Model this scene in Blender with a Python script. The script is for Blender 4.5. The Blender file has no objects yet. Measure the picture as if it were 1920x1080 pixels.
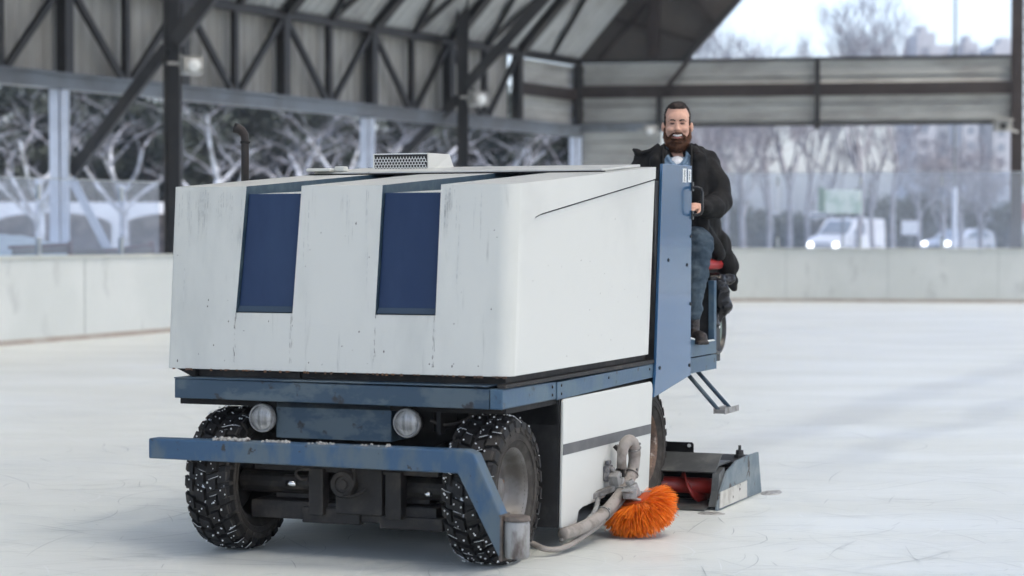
import bpy, bmesh, math, random
from mathutils import Vector, Matrix, Euler, noise
R=math.radians
sc=bpy.context.scene
C=sc.collection
# ------------------------------------------------------------------ camera, sky, sun, exposure
cd=bpy.data.cameras.new('camera'); cam=bpy.data.objects.new('camera',cd); C.objects.link(cam)
cd.sensor_width=36.0; cd.lens=75.0; cd.clip_end=3000; cd.clip_start=.1
cam.location=(0,0,1.5); cam.rotation_euler=(R(90)-math.atan(97/4000.),0,0)
cd.dof.use_dof=True; cd.dof.focus_distance=10.9; cd.dof.aperture_fstop=2.1
sc.camera=cam
SUN_EL=R(64); SUN_AZ=R(125)          # azimuth from +Y (view direction) towards +X
w=bpy.data.worlds.new('World'); sc.world=w; w.use_nodes=True
nt=w.node_tree; bg=nt.nodes['Background']
sk=nt.nodes.new('ShaderNodeTexSky'); sk.sky_type='NISHITA'; sk.sun_disc=False
sk.sun_elevation=SUN_EL; sk.sun_rotation=SUN_AZ; sk.air_density=.75; sk.dust_density=4.0; sk.ozone_density=0.0; sk.altitude=0
nt.links.new(sk.outputs[0],bg.inputs[0]); bg.inputs[1].default_value=.15
sd=bpy.data.lights.new('sun','SUN'); sun=bpy.data.objects.new('sun',sd); C.objects.link(sun)
sd.energy=.5; sd.angle=R(20); sd.color=(.95,.93,.76)
sdir=Vector((math.sin(SUN_AZ)*math.cos(SUN_EL),math.cos(SUN_AZ)*math.cos(SUN_EL),math.sin(SUN_EL)))
sun.rotation_euler=sdir.to_track_quat('Z','Y').to_euler(); sun.location=(5,-5,20)
sc.view_settings.view_transform='Standard'; sc.view_settings.look='None'; sc.view_settings.gamma=1
sc.view_settings.exposure=1.86
sc.cycles.volume_step_rate=4; sc.cycles.max_bounces=6; sc.cycles.volume_bounces=0

# ------------------------------------------------------------------ helpers
def tag(o,label=None,cat=None,group=None,kind=None):
    if label: o['label']=label
    if cat: o['category']=cat
    if group: o['group']=group
    if kind: o['kind']=kind
    return o
def empty(name,loc=(0,0,0),rz=0,parent=None):
    o=bpy.data.objects.new(name,None); C.objects.link(o); o.location=loc; o.rotation_euler=(0,0,rz); o.empty_display_size=.2
    if parent: o.parent=parent
    return o
class MB:
    def __init__(s): s.v=[]; s.f=[]; s.m=[]
    def add(s,vs,fs,mi=0):
        b=len(s.v); s.v+= [tuple(p) for p in vs]; s.f+=[tuple(i+b for i in f) for f in fs]; s.m+=[mi]*len(fs); return s
    def box(s,x0,x1,y0,y1,z0,z1,mi=0):
        vs=[(x,y,z) for z in (z0,z1) for y in (y0,y1) for x in (x0,x1)]
        return s.add(vs,[(0,2,3,1),(4,5,7,6),(0,1,5,4),(2,6,7,3),(0,4,6,2),(1,3,7,5)],mi)
    def obox(s,c,size,mat,mi=0):
        c=Vector(c); vs=[]
        for z in (-.5,.5):
            for y in (-.5,.5):
                for x in (-.5,.5): vs.append(c+mat@Vector((x*size[0],y*size[1],z*size[2])))
        return s.add(vs,[(0,2,3,1),(4,5,7,6),(0,1,5,4),(2,6,7,3),(0,4,6,2),(1,3,7,5)],mi)
    def beam(s,a,b,wd,ht=None,upv=(0,0,1),mi=0):
        a=Vector(a); b=Vector(b); ht=ht or wd; d=(b-a); L=d.length; d.normalize(); u=Vector(upv)
        if abs(d.dot(u))>.98: u=Vector((1,0,0))
        r=d.cross(u).normalized(); u=r.cross(d)
        m=Matrix((r,d,u)).transposed()
        return s.obox((a+b)/2,(wd,L,ht),m,mi)
    def prism(s,pts,axis,a,b,mi=0):
        # pts 2D; axis 'x': pts=(y,z); 'y': pts=(x,z); 'z': pts=(x,y)
        def mk(p,c): return (c,p[0],p[1]) if axis=='x' else ((p[0],c,p[1]) if axis=='y' else (p[0],p[1],c))
        n=len(pts); vs=[mk(p,a) for p in pts]+[mk(p,b) for p in pts]
        fs=[tuple(range(n))[::-1],tuple(range(n,2*n))]+[(i,(i+1)%n,n+(i+1)%n,n+i) for i in range(n)]
        return s.add(vs,fs,mi)
    def tube(s,pts,rad,n=10,cap=True,mi=0,flat=1.0):
        pts=[Vector(p) for p in pts]; k=len(pts)
        if not hasattr(rad,'__len__'): rad=[rad]*k
        vs=[];ref=None
        for i,p in enumerate(pts):
            t=(pts[min(i+1,k-1)]-pts[max(i-1,0)])
            if t.length<1e-9: t=Vector((0,0,1))
            t.normalize()
            if ref is None:
                ref=t.orthogonal().normalized()
            ref=(ref-t*ref.dot(t))
            if ref.length<1e-6: ref=t.orthogonal()
            ref.normalize(); bi=t.cross(ref)
            for j in range(n):
                a=2*math.pi*j/n; vs.append(p+(ref*math.cos(a)+bi*math.sin(a)*flat)*rad[i])
        fs=[]
        for i in range(k-1):
            for j in range(n):
                j2=(j+1)%n; fs.append((i*n+j,i*n+j2,(i+1)*n+j2,(i+1)*n+j))
        if cap: fs+=[tuple(range(n))[::-1],tuple((k-1)*n+j for j in range(n))]
        return s.add(vs,fs,mi)
    def lathe(s,prof,c,axis='x',n=48,mi=0,close=False):
        # prof: list of (r, h) ; axis direction
        c=Vector(c); vs=[]; k=len(prof)
        for j in range(n):
            a=2*math.pi*j/n
            for r,h in prof:
                p={'x':(h,r*math.cos(a),r*math.sin(a)),'y':(r*math.cos(a),h,r*math.sin(a)),'z':(r*math.cos(a),r*math.sin(a),h)}[axis]
                vs.append(c+Vector(p))
        fs=[]
        for j in range(n):
            j2=(j+1)%n
            for i in range(k-1 if not close else k):
                i2=(i+1)%k; fs.append((j*k+i,j*k+i2,j2*k+i2,j2*k+i))
        return s.add(vs,fs,mi)
    def ball(s,c,r,n=12,mi=0,rot=None):
        c=Vector(c); r=(r,r,r) if not hasattr(r,'__len__') else r; h=n//2+1; vs=[];fs=[]
        for i in range(h):
            ph=math.pi*(i)/(h-1)
            for j in range(n):
                a=2*math.pi*j/n; p=Vector((r[0]*math.sin(ph)*math.cos(a),r[1]*math.sin(ph)*math.sin(a),r[2]*math.cos(ph)))
                if rot: p=rot@p
                vs.append(c+p)
        for i in range(h-1):
            for j in range(n):
                j2=(j+1)%n; fs.append((i*n+j,(i+1)*n+j,(i+1)*n+j2,i*n+j2))
        return s.add(vs,fs,mi)
    def capsule(s,a,b,r0,r1,n=14,mi=0):
        a=Vector(a);b=Vector(b); s.ball(a,r0,n,mi); s.ball(b,r1,n,mi); s.tube([a,b],[r0,r1],n,True,mi); return s
    def mesh(s,name):
        me=bpy.data.meshes.new(name); me.from_pydata(s.v,[],s.f); me.polygons.foreach_set('material_index',s.m); me.validate(); me.update(); return me
def fix(me,merge=1e-5):
    bm=bmesh.new(); bm.from_mesh(me); bmesh.ops.remove_doubles(bm,verts=bm.verts,dist=merge)
    bmesh.ops.recalc_face_normals(bm,faces=bm.faces); bm.to_mesh(me); bm.free()
def obj(name,mb,mats,parent=None,smooth=False,bevel=0,fixn=True,auto=None):
    me=mb.mesh(name) if isinstance(mb,MB) else mb
    if fixn: fix(me)
    if not isinstance(mats,(list,tuple)): mats=[mats]
    for m in mats: me.materials.append(m)
    o=bpy.data.objects.new(name,me); C.objects.link(o)
    if parent: o.parent=parent
    if smooth: me.polygons.foreach_set('use_smooth',[True]*len(me.polygons))
    if auto is not None:
        me.polygons.foreach_set('use_smooth',[True]*len(me.polygons)); me.set_sharp_from_angle(angle=R(auto))
    if bevel:
        b=o.modifiers.new('bevel','BEVEL'); b.width=bevel; b.segments=2; b.limit_method='ANGLE'; b.angle_limit=R(35)
    return o
def remeshed(name,mb,mats,parent,vox=.01,disp=0,dscale=8,sm=2,seed=0,iters=4,aniso=(1,1,1),fac=.5):
    me=mb.mesh(name); t=bpy.data.objects.new('tmp',me); C.objects.link(t)
    r=t.modifiers.new('r','REMESH'); r.mode='VOXEL'; r.voxel_size=vox
    if sm:
        q=t.modifiers.new('s','SMOOTH'); q.iterations=sm; q.factor=fac
    dg=bpy.context.evaluated_depsgraph_get(); dg.update(); m2=bpy.data.meshes.new_from_object(t.evaluated_get(dg)); m2.materials.clear()
    bpy.data.objects.remove(t)
    if disp:
        m2.update(); ns=[v.normal.copy() for v in m2.vertices]
        for v,nn in zip(m2.vertices,ns):
            p=Vector((v.co.x*aniso[0],v.co.y*aniso[1],v.co.z*aniso[2]))*dscale+Vector((seed*7.1,0,0))
            d=noise.noise(p)+.5*noise.noise(p*2.1)
            v.co+=nn*d*disp
    for m in (mats if isinstance(mats,(list,tuple)) else [mats]): m2.materials.append(m)
    o=bpy.data.objects.new(name,m2); C.objects.link(o)
    if parent: o.parent=parent
    m2.polygons.foreach_set('use_smooth',[True]*len(m2.polygons))
    return o
def bool_cut(o,cutters):
    # cutters: MB list; difference, transferring material; result baked into the mesh
    cs=[]
    for mb,m in cutters:
        me=mb.mesh('c'); fix(me); me.materials.append(m); c=bpy.data.objects.new('c',me); C.objects.link(c); c.parent=o.parent; cs.append(c)
        b=o.modifiers.new('b','BOOLEAN'); b.object=c; b.operation='DIFFERENCE'; b.solver='EXACT'; b.material_mode='TRANSFER'
    dg=bpy.context.evaluated_depsgraph_get(); dg.update()
    m2=bpy.data.meshes.new_from_object(o.evaluated_get(dg)); old=o.data; o.modifiers.clear(); o.data=m2; m2.name=old.name
    for c in cs: bpy.data.objects.remove(c)
# materials
def mat(name,col,rough=.5,metal=0,col2=None,scale=6,lo=.4,hi=.65,detail=6,stretch=(1,1,1),bump=0,bscale=40,spec=.5,
        col3=None,scale3=20,lo3=.62,hi3=.68,stretch3=(1,1,1),emit=None,es=1,rough2=None,coat=0):
    m=bpy.data.materials.new(name); m.use_nodes=True; n=m.node_tree.nodes; l=m.node_tree.links; p=n['Principled BSDF']
    c4=lambda c:(c[0],c[1],c[2],1)
    p.inputs['Base Color'].default_value=c4(col); p.inputs['Roughness'].default_value=rough; p.inputs['Metallic'].default_value=metal
    p.inputs['Specular IOR Level'].default_value=spec
    if coat: p.inputs['Coat Weight'].default_value=coat
    tc=n.new('ShaderNodeTexCoord')
    def ns(scale,stretch,lo,hi,detail):
        mp=n.new('ShaderNodeMapping'); mp.inputs['Scale'].default_value=stretch; l.new(tc.outputs['Object'],mp.inputs[0])
        t=n.new('ShaderNodeTexNoise'); t.inputs['Scale'].default_value=scale; t.inputs['Detail'].default_value=detail; t.inputs['Roughness'].default_value=.62
        l.new(mp.outputs[0],t.inputs['Vector'])
        r=n.new('ShaderNodeMapRange'); r.interpolation_type='SMOOTHSTEP'; r.inputs['From Min'].default_value=lo; r.inputs['From Max'].default_value=hi; l.new(t.outputs[0],r.inputs['Value']); return r,t
    cur=None
    if col2:
        r,t=ns(scale,stretch,lo,hi,detail); mx=n.new('ShaderNodeMix'); mx.data_type='RGBA'
        mx.inputs['A'].default_value=c4(col); mx.inputs['B'].default_value=c4(col2); l.new(r.outputs[0],mx.inputs['Factor']); cur=mx.outputs['Result']
        if rough2 is not None:
            mr=n.new('ShaderNodeMix'); mr.inputs['A'].default_value=rough; mr.inputs['B'].default_value=rough2; l.new(r.outputs[0],mr.inputs['Factor']); l.new(mr.outputs[0],p.inputs['Roughness'])
    if col3:
        r,t=ns(scale3,stretch3,lo3,hi3,4); mx=n.new('ShaderNodeMix'); mx.data_type='RGBA'
        if cur: l.new(cur,mx.inputs['A'])
        else: mx.inputs['A'].default_value=c4(col)
        mx.inputs['B'].default_value=c4(col3); l.new(r.outputs[0],mx.inputs['Factor']); cur=mx.outputs['Result']
    if cur: l.new(cur,p.inputs['Base Color'])
    if bump:
        t=n.new('ShaderNodeTexNoise'); t.inputs['Scale'].default_value=bscale; t.inputs['Detail'].default_value=5; l.new(tc.outputs['Object'],t.inputs['Vector'])
        b=n.new('ShaderNodeBump'); b.inputs['Strength'].default_value=bump; b.inputs['Distance'].default_value=.01; l.new(t.outputs[0],b.inputs['Height']); l.new(b.outputs[0],p.inputs['Normal'])
    if emit: p.inputs['Emission Color'].default_value=c4(emit); p.inputs['Emission Strength'].default_value=es
    return m
M={}
M['white']=mat('white_paint',(.56,.57,.53),.38,0,(.47,.485,.455),2.2,.42,.72,6,(1,1,.35),.03,60,.4,col3=(.16,.17,.165),scale3=9,lo3=.60,hi3=.86,stretch3=(2.6,2.6,.10))  # darker white, shade of the front put into the tone; streaks are grime
M['white_lit']=mat('white_paint_side',(.60,.61,.575),.33,0,(.54,.55,.52),1.6,.42,.72,6,(1,1,1),.02,60,.4,col3=(.13,.12,.11),scale3=26,lo3=.755,hi3=.79)  # brighter copy of the white, the side's stronger light in its colour
M['navy']=mat('navy_paint',(.012,.029,.078),.42,0,(.020,.041,.095),3,.4,.7,5,(1,1,.3),.02,60,.25)
M['teal']=mat('teal_paint',(.022,.050,.078),.45,0,(.05,.085,.105),14,.45,.7)
M['blue']=mat('worn_blue_paint',(.045,.095,.155),.42,0,(.10,.15,.185),4.5,.42,.62,7,(1,1,1.3),.12,30,.4,col3=(.03,.028,.026),scale3=17,lo3=.63,hi3=.70,rough2=.6)
M['blue_dark']=mat('grimy_blue_paint',(.032,.062,.095),.5,0,(.075,.105,.125),3.5,.46,.56,7,(1,1,1.6),.12,30,.4,col3=(.025,.025,.028),scale3=9,lo3=.6,hi3=.68)
M['blue_plate']=mat('blue_plate_paint',(.022,.085,.185),.2,0,(.030,.10,.195),1.3,.4,.7,4,(1,1,1),.015,30,.5,col3=(.32,.36,.40),scale3=38,lo3=.745,hi3=.77,coat=.35)
M['bumper']=mat('bumper_paint',(.032,.078,.145),.42,0,(.085,.118,.142),3.2,.44,.60,7,(1.6,1,.7),.2,25,.4,col3=(.03,.028,.025),scale3=13,lo3=.63,hi3=.69,rough2=.7)
M['dark']=mat('dark_steel',(.008,.0073,.0066),.65,0,(.020,.0175,.0155),7,.45,.7,6,(1,1,1),.2,30,.3)
M['dark2']=mat('greasy_steel',(.012,.0105,.009),.6,0,(.040,.033,.027),9,.45,.68,6,(1,1,1),.25,30,.4)
M['black']=mat('black_rubber_edge',(.012,.012,.012),.6,0,(.03,.03,.03),9,.4,.7)
M['blackpl']=mat('black_plastic',(.014,.014,.014),.32,0,spec=.5)
M['grey_stripe']=mat('grey_stripe_paint',(.085,.088,.09),.5,0,(.12,.12,.12),8,.4,.7)
M['rubber']=mat('tyre_rubber',(.006,.0056,.0053),.62,0,(.018,.016,.0145),12,.45,.7,6,(1,1,1),.2,60,.35)
M['rubber_side']=mat('tyre_sidewall',(.040,.036,.032),.75,0,(.075,.068,.06),9,.45,.7,6,(1,1,1),.15,60,.2)
M['carcass']=mat('tyre_groove_snow',(.014,.013,.012),.55,0,(.75,.78,.8),26,.64,.68,4,(1,1,1),.3,60,.4)
M['frost']=mat('frost',(.72,.74,.74),.6)
M['stud']=mat('steel_stud',(.8,.82,.83),.35,.6)
M['rim']=mat('grey_rim',(.16,.155,.15),.45,.3,(.09,.08,.07),6,.42,.66,6,(1,1,1),.1,40)
M['rust_rim']=mat('rusty_rim',(.19,.115,.075),.55,.1,(.065,.042,.03),7,.38,.66,7,(1,1,1),.2,40,col3=(.40,.34,.29),scale3=16,lo3=.6,hi3=.7)
M['rust']=mat('rusty_steel',(.10,.06,.04),.75,0,(.20,.10,.05),15,.4,.65)
M['chrome']=mat('chrome',(.75,.76,.76),.18,1.0)
M['hose']=mat('dusty_hose',(.30,.275,.25),.75,0,(.16,.14,.12),11,.45,.7,6,(1,1,1),.25,50,.25,col3=(.03,.03,.03),scale3=18,lo3=.69,hi3=.72)
M['hosegrey']=mat('grey_iron',(.30,.30,.29),.5,.3,(.13,.12,.11),14,.42,.66,6,(1,1,1),.2,50)
M['bristle']=mat('orange_bristle',(.93,.25,.018),.5,0,(.74,.14,.010),30,.4,.7,spec=.3)
M['roller']=mat('scuffed_roller',(.28,.28,.27),.45,.2,(.10,.08,.07),9,.5,.66,6,(1,1,.4),.1,40)
M['red']=mat('red_auger_paint',(.28,.020,.014),.4,0,(.13,.02,.015),8,.45,.7)
M['grate']=mat('vent_paint',(.72,.74,.72),.5)
M['cblue']=mat('chipped_grey_blue_paint',(.11,.15,.175),.5,0,(.17,.205,.22),6,.42,.6,6,(1,1,1),.15,40,.4,col3=(.035,.022,.016),scale3=11,lo3=.60,hi3=.67)
M['cgrey']=mat('conditioner_steel',(.075,.08,.08),.45,.3,(.13,.135,.13),9,.45,.7,6,(1,1,1),.15,40)
M['cream']=mat('chipped_cream_plate',(.50,.49,.45),.6,0,(.36,.34,.30),9,.45,.65,6,(1,1,1),.1,40,col3=(.03,.02,.015),scale3=12,lo3=.62,hi3=.66)
M['sticker']=mat('sticker',(.72,.75,.74),.5,0,(.05,.05,.05),75,.60,.62,2,(.4,1,2.6))
M['slush']=mat('slush',(.36,.36,.34),.5,0,(.13,.12,.11),40,.45,.65)
M['bag']=mat('bin_bag',(.006,.006,.007),.26,0,bump=.5,bscale=18,spec=.35)
# machine frame: local x = across (towards the right of the picture), local y = backwards, z up
YAW=R(-21.9)
ORG=Vector((-.762,9.987,0))
mac=empty('ice_resurfacer',ORG,YAW)
tag(mac,'white and blue ice resurfacing machine with studded tyres, parked on the ice','ice resurfacer')
# ================================================================== STRUCTURE
def at(px,py,Y): return Vector(((px-960)/4000.*Y,Y,1.5-(py-443)/4000.*Y))
# ---- ice
def ice_mat():
    m=bpy.data.materials.new('ice'); m.use_nodes=True; n=m.node_tree.nodes; l=m.node_tree.links; p=n['Principled BSDF']
    tc=n.new('ShaderNodeTexCoord')
    def noi(sc_,det=5,rough=.6,stretch=(1,1,1),rz=0):
        mp=n.new('ShaderNodeMapping'); mp.inputs['Scale'].default_value=stretch; mp.inputs['Rotation'].default_value=(0,0,rz); l.new(tc.outputs['Object'],mp.inputs[0])
        t=n.new('ShaderNodeTexNoise'); t.inputs['Scale'].default_value=sc_; t.inputs['Detail'].default_value=det; t.inputs['Roughness'].default_value=rough; l.new(mp.outputs[0],t.inputs['Vector']); return t
    def mr(src,a,b,c,d,sm=True):
        r=n.new('ShaderNodeMapRange'); r.interpolation_type='SMOOTHSTEP' if sm else 'LINEAR'
        for k,v in zip(('From Min','From Max','To Min','To Max'),(a,b,c,d)): r.inputs[k].default_value=v
        l.new(src,r.inputs['Value']); return r
    def mathn(op,a,b=None):
        q=n.new('ShaderNodeMath'); q.operation=op
        for i,x in enumerate((a,b)):
            if x is None: continue
            if isinstance(x,(int,float)): q.inputs[i].default_value=x
            else: l.new(x,q.inputs[i])
        return q.outputs[0]
    big=noi(.35,6,.6,(1,2.2,1),.35); fine=noi(5,8,.7,(1,1,1))
    sep=n.new('ShaderNodeSeparateXYZ'); l.new(tc.outputs['Object'],sep.inputs[0])
    wob=noi(.5,3,.5)
    # two broad wet wheel bands running away to the right
    bands=None
    for (ax,ay,bx,by,wd) in ((2.2,16.5,5.7,24.4,.30),(2.15,14.0,4.5,19.0,.22),(1.9,15.9,5.2,23.2,.10)):
        dx,dy=bx-ax,by-ay; L=math.hypot(dx,dy); nx,ny=-dy/L,dx/L
        d=mathn('ADD',mathn('MULTIPLY',mathn('ADD',sep.outputs[0],-ax),nx),mathn('MULTIPLY',mathn('ADD',sep.outputs[1],-ay),ny))
        d=mathn('ADD',d,mathn('MULTIPLY',mathn('SUBTRACT',wob.outputs[0],.5),.9))
        v=mr(mathn('ABSOLUTE',d),wd*.3,wd*1.4,1,0).outputs[0]
        al=mr(sep.outputs[1],13.0,14.5,0,1).outputs[0]
        v=mathn('MULTIPLY',v,al)
        bands=v if bands is None else mathn('MAXIMUM',bands,v)
    # old resurfacing lanes across the near ice
    lane=noi(.8,3,.5,(.12,2.6,1),-.04); ln=mr(lane.outputs[0],.5,.56,0,1).outputs[0]
    base=n.new('ShaderNodeMix'); base.data_type='RGBA'; base.inputs['A'].default_value=(.68,.71,.675,1); base.inputs['B'].default_value=(.62,.65,.62,1)
    l.new(mr(big.outputs[0],.35,.7,0,1).outputs[0],base.inputs['Factor'])
    m2=n.new('ShaderNodeMix'); m2.data_type='RGBA'; l.new(base.outputs['Result'],m2.inputs['A']); m2.inputs['B'].default_value=(.49,.52,.515,1); l.new(mathn('MULTIPLY',bands,.55),m2.inputs['Factor'])
    m3=n.new('ShaderNodeMix'); m3.data_type='RGBA'; l.new(m2.outputs['Result'],m3.inputs['A']); m3.inputs['B'].default_value=(.56,.60,.62,1); l.new(mathn('MULTIPLY',ln,.12),m3.inputs['Factor'])
    m4=n.new('ShaderNodeMix'); m4.data_type='RGBA'; l.new(m3.outputs['Result'],m4.inputs['A']); m4.inputs['B'].default_value=(.46,.495,.50,1)
    l.new(mr(fine.outputs[0],.6,.8,0,.4).outputs[0],m4.inputs['Factor'])
    l.new(m4.outputs['Result'],p.inputs['Base Color'])
    l.new(mr(big.outputs[0],.3,.7,.30,.52).outputs[0],p.inputs['Roughness']); p.inputs['Specular IOR Level'].default_value=.35
    b=n.new('ShaderNodeBump'); b.inputs['Strength'].default_value=.35; b.inputs['Distance'].default_value=.006
    bn=noi(22,8,.7); l.new(bn.outputs[0],b.inputs['Height']); l.new(b.outputs[0],p.inputs['Normal'])
    return m
ice=obj('ice',MB().add([(-30,-12,0),(40,-12,0),(40,60,0),(-30,60,0)],[(0,1,2,3)]),ice_mat()); tag(ice,kind='structure')
# ---- outside ground
gm=mat('asphalt_ground',(.09,.09,.092),.8,0,(.14,.14,.14),.3,.4,.65)
hm=mat('hillside_scrub',(.022,.027,.026),.95,0,(.05,.052,.055),.35,.4,.6,8,(1,1,1),.4,1)
g=MB(); xs=[-1500,-60,-30,-10,10,30,60,1500]; ys=[(-200,-.06),(56,-.06),(60,-.05),(75,.4),(115,.4),(160,.4),(1600,.4)]
vs=[(x*(1 if i<6 else 1.5),y,z) for (i,(y,z)) in enumerate(ys) for x in xs]; n_=len(xs)
g.add(vs,[(j*n_+i,j*n_+i+1,(j+1)*n_+i+1,(j+1)*n_+i) for j in range(len(ys)-1) for i in range(n_-1)])
tag(obj('ground',g,gm),kind='structure')
g=MB(); nx_=90; rows=[(112,0),(118,.5),(130,2.2),(150,4.5),(190,6.5)]
vs=[]
for (y,z) in rows:
    for i in range(nx_+1):
        x=-60+i*1.5; k=max(.33,min(1,(22-x)/26)); vs.append((x,y+3*noise.noise(Vector((x*.1,y,0))),.38+z*k*(1+.25*noise.noise(Vector((x*.15,y*.1,3))))))
g.add(vs,[(j*(nx_+1)+i,j*(nx_+1)+i+1,(j+1)*(nx_+1)+i+1,(j+1)*(nx_+1)+i) for j in range(len(rows)-1) for i in range(nx_)])
tag(obj('hill',g,hm,smooth=True),kind='structure')
# ---- rink boards
bm_=mat('board_panels',(.57,.60,.585),.42,0,(.62,.645,.63),.7,.4,.65,5,(1,1,1),.03,20,.4,col3=(.50,.525,.515),scale3=2.2,lo3=.55,hi3=.68,stretch3=(1,1,.5))
capm=mat('board_cap',(.60,.62,.57),.4,0,(.50,.52,.48),3,.4,.65)
kickm=mat('kick_strip',(.36,.31,.27),.6,0,(.44,.41,.37),2,.4,.65)
from itertools import accumulate
def spline(P,n=8):
    out=[]
    for i in range(len(P)-1):
        p0=Vector(P[max(i-1,0)]);p1=Vector(P[i]);p2=Vector(P[i+1]);p3=Vector(P[min(i+2,len(P)-1)])
        for k in range(n):
            t=k/n; out.append(.5*((2*p1)+(-p0+p2)*t+(2*p0-5*p1+4*p2-p3)*t*t+(-p0+3*p1-3*p2+p3)*t**3))
    out.append(Vector(P[-1])); return out
BP=spline([(-10,21.5),(-8.5,25.2),(-7,29),(-5.45,33),(-4.2,37),(-2.8,41),(-.9,45),(2,47.8),(5.4,49),(9,48.45),(12.5,47.9),(19,46.9),(30,45.2)],8)
def extrude_path(path,o0,o1,z0,z1,mb=None):
    mb=mb or MB(); k=len(path); L=[];Rr=[]
    for i,p in enumerate(path):
        t=(path[min(i+1,k-1)]-path[max(i-1,0)]).normalized(); nn=Vector((-t.y,t.x))
        L.append(p+nn*o0); Rr.append(p+nn*o1)
    vs=[]
    for a,b in zip(L,Rr): vs+=[(a.x,a.y,z0),(b.x,b.y,z0),(b.x,b.y,z1),(a.x,a.y,z1)]
    fs=[]
    for i in range(k-1):
        for j in range(4): fs.append((i*4+j,i*4+(j+1)%4,(i+1)*4+(j+1)%4,(i+1)*4+j))
    fs+=[(0,1,2,3),tuple((k-1)*4+j for j in range(4))[::-1]]
    return mb.add(vs,fs)
bd=empty('rink_boards',(-5.45,33.1,0)); tag(bd,'long low pale rink boards curving round the far side of the ice','rink boards')
def rel(o): o.parent=bd; o.location=-bd.location; return o
wallmb=extrude_path(BP,0,.12,.0,1.19)
rel(obj('top_cap',extrude_path(BP,-.03,.15,1.192,1.225),capm,auto=40))
rel(obj('kick_strip',extrude_path(BP,-.02,-.003,.0,.075),kickm,auto=40))
jm=wallmb; acc=0
for i in range(1,len(BP)):
    acc+=(BP[i]-BP[i-1]).length
    if acc>2.3:
        acc=0; t=(BP[i]-BP[i-1]).normalized(); nn=Vector((-t.y,t.x)); a=BP[i]-nn*.004
        jm.beam((a.x,a.y,.08),(a.x,a.y,1.18),.014,.01,upv=(nn.x,nn.y,0),mi=1)
rel(obj('board_wall',wallmb,[bm_,mat('seam',(.42,.455,.45),.6)],auto=40))
# ---- hall
steel=mat('dark_slate_steel',(.014,.0145,.015),.5,.1,(.028,.026,.025),1.5,.4,.7)
brown=mat('brown_steel',(.020,.013,.011),.55,.1,(.035,.027,.024),1.2,.4,.7)
chordm=mat('grey_chord_paint',(.15,.175,.20),.5,0,(.10,.11,.12),.8,.4,.65)
wpost=mat('white_post_paint',(.62,.68,.78),.5,0,(.50,.55,.63),1,.4,.65)
clad=mat('grey_sheet_cladding',(.34,.34,.315),.55,.0,(.27,.265,.245),.9,.4,.68,5,(1,1,.3))
roofm=mat('galvanised_roof_sheet',(.40,.42,.41),.5,.1,(.25,.25,.24),.7,.4,.68)
sidm=mat('pale_siding',(.40,.41,.385),.5,0,(.29,.29,.27),.7,.4,.66,5,(1,1,3))
gabm=mat('brown_gable_sheet',(.075,.068,.06),.7,0,(.05,.045,.04),.5,.4,.7)
hall=empty('rink_hall',(-8.1,38,0)); tag(hall,'grey steel rink hall with open trussed side, sheet roof and clad end wall','hall')
def hp(name,mb,m,**k):
    o=obj(name,mb,m,**k); o.parent=hall; o.location=-hall.location; return o
A=Vector((-8.1,38)); DW=Vector((.533,1)).normalized(); NW=Vector((DW.y,-DW.x))
def wl(t,off=0,z=0): p=A+DW*t+NW*off; return Vector((p.x,p.y,z))
T0=.24; SP=3.455; TE=T0+6*SP
ZB,ZT=4.36,6.08
GAP0,GAP1=16.5,24.8
# corrugated sheets
def corr(p0,du,dv,L,Hh,pitch,depth,nrm):
    mb=MB(); k=int(L/pitch*2); vs=[]
    for i in range(k+1):
        s=i*pitch/2; o=nrm*(depth if i%2 else 0)
        # trapezoid: duplicate
        for q in (-.13,.13):
            b=p0+du*(s+q*pitch)+o; vs+=[b,b+dv*Hh]
    nn=len(vs)//2
    fs=[(2*i,2*i+2,2*i+3,2*i+1) for i in range(nn-1)]
    return mb.add(vs,fs)
D3=Vector((DW.x,DW.y,0)); N3=Vector((NW.x,NW.y,0)); Z3=Vector((0,0,1))
o=hp('side_cladding',corr(wl(-9,-.25,ZB),D3,Z3,9+T0+5*SP,ZT-ZB+.07,.30,.045,N3),clad,fixn=False); o.modifiers.new('s','SOLIDIFY').thickness=.01
o=hp('corner_siding',corr(wl(T0+5*SP+.05,-.2,ZB),Z3,D3,ZT-ZB,SP,.29,.04,N3),sidm,fixn=False); o.modifiers.new('s','SOLIDIFY').thickness=.01
# roof sheet rising inward
SL=R(50); EXH=(Vector((12.77,54.6,0))-wl(TE)).normalized(); RU=(EXH*math.cos(SL)+Z3*math.sin(SL))
RN=D3.cross(RU)*-1
if RN.z<0: RN=-RN
o=hp('roof_sheet',corr(wl(-9,0,ZT+.06),D3,RU,9+TE+.35,9.5,.36,.06,RN),roofm,fixn=False); o.modifiers.new('s','SOLIDIFY').thickness=.01
# unseen roof bands over the ice, shaped for the light (above the picture) and the slope beyond the left edge of the picture
def rp(t,o,z): return wl(t,o,z)
def roof_band(prof_):
    mr=MB(); vs=[]
    for t in (-46,TE+.3):
        for o_,z in prof_: vs+=[rp(t,o_,z),rp(t,o_,z+.12)]
    n2=len(prof_)*2; fs=[]
    for i in range(len(prof_)-1):
        a=2*i; fs+=[(a,a+2,a+2+n2,a+n2),(a+1,a+1+n2,a+3+n2,a+3),(a,a+1,a+3,a+2),(a+n2,a+2+n2,a+3+n2,a+1+n2)]
    fs+=[(0,n2,n2+1,1),(n2-2,n2-1,2*n2-1,2*n2-2)]
    hp('unseen_roof_band',mr.add(vs,fs),roofm)
PZ=[(5.0,13.45),(8,14.2),(16.5,14.8),(24.8,14.8),(30,13.6)]
def pz(o):
    for (a,za),(b,zb) in zip(PZ[:-1],PZ[1:]):
        if a<=o<=b: return za+(zb-za)*(o-a)/(b-a)
    return PZ[-1][1]
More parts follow.
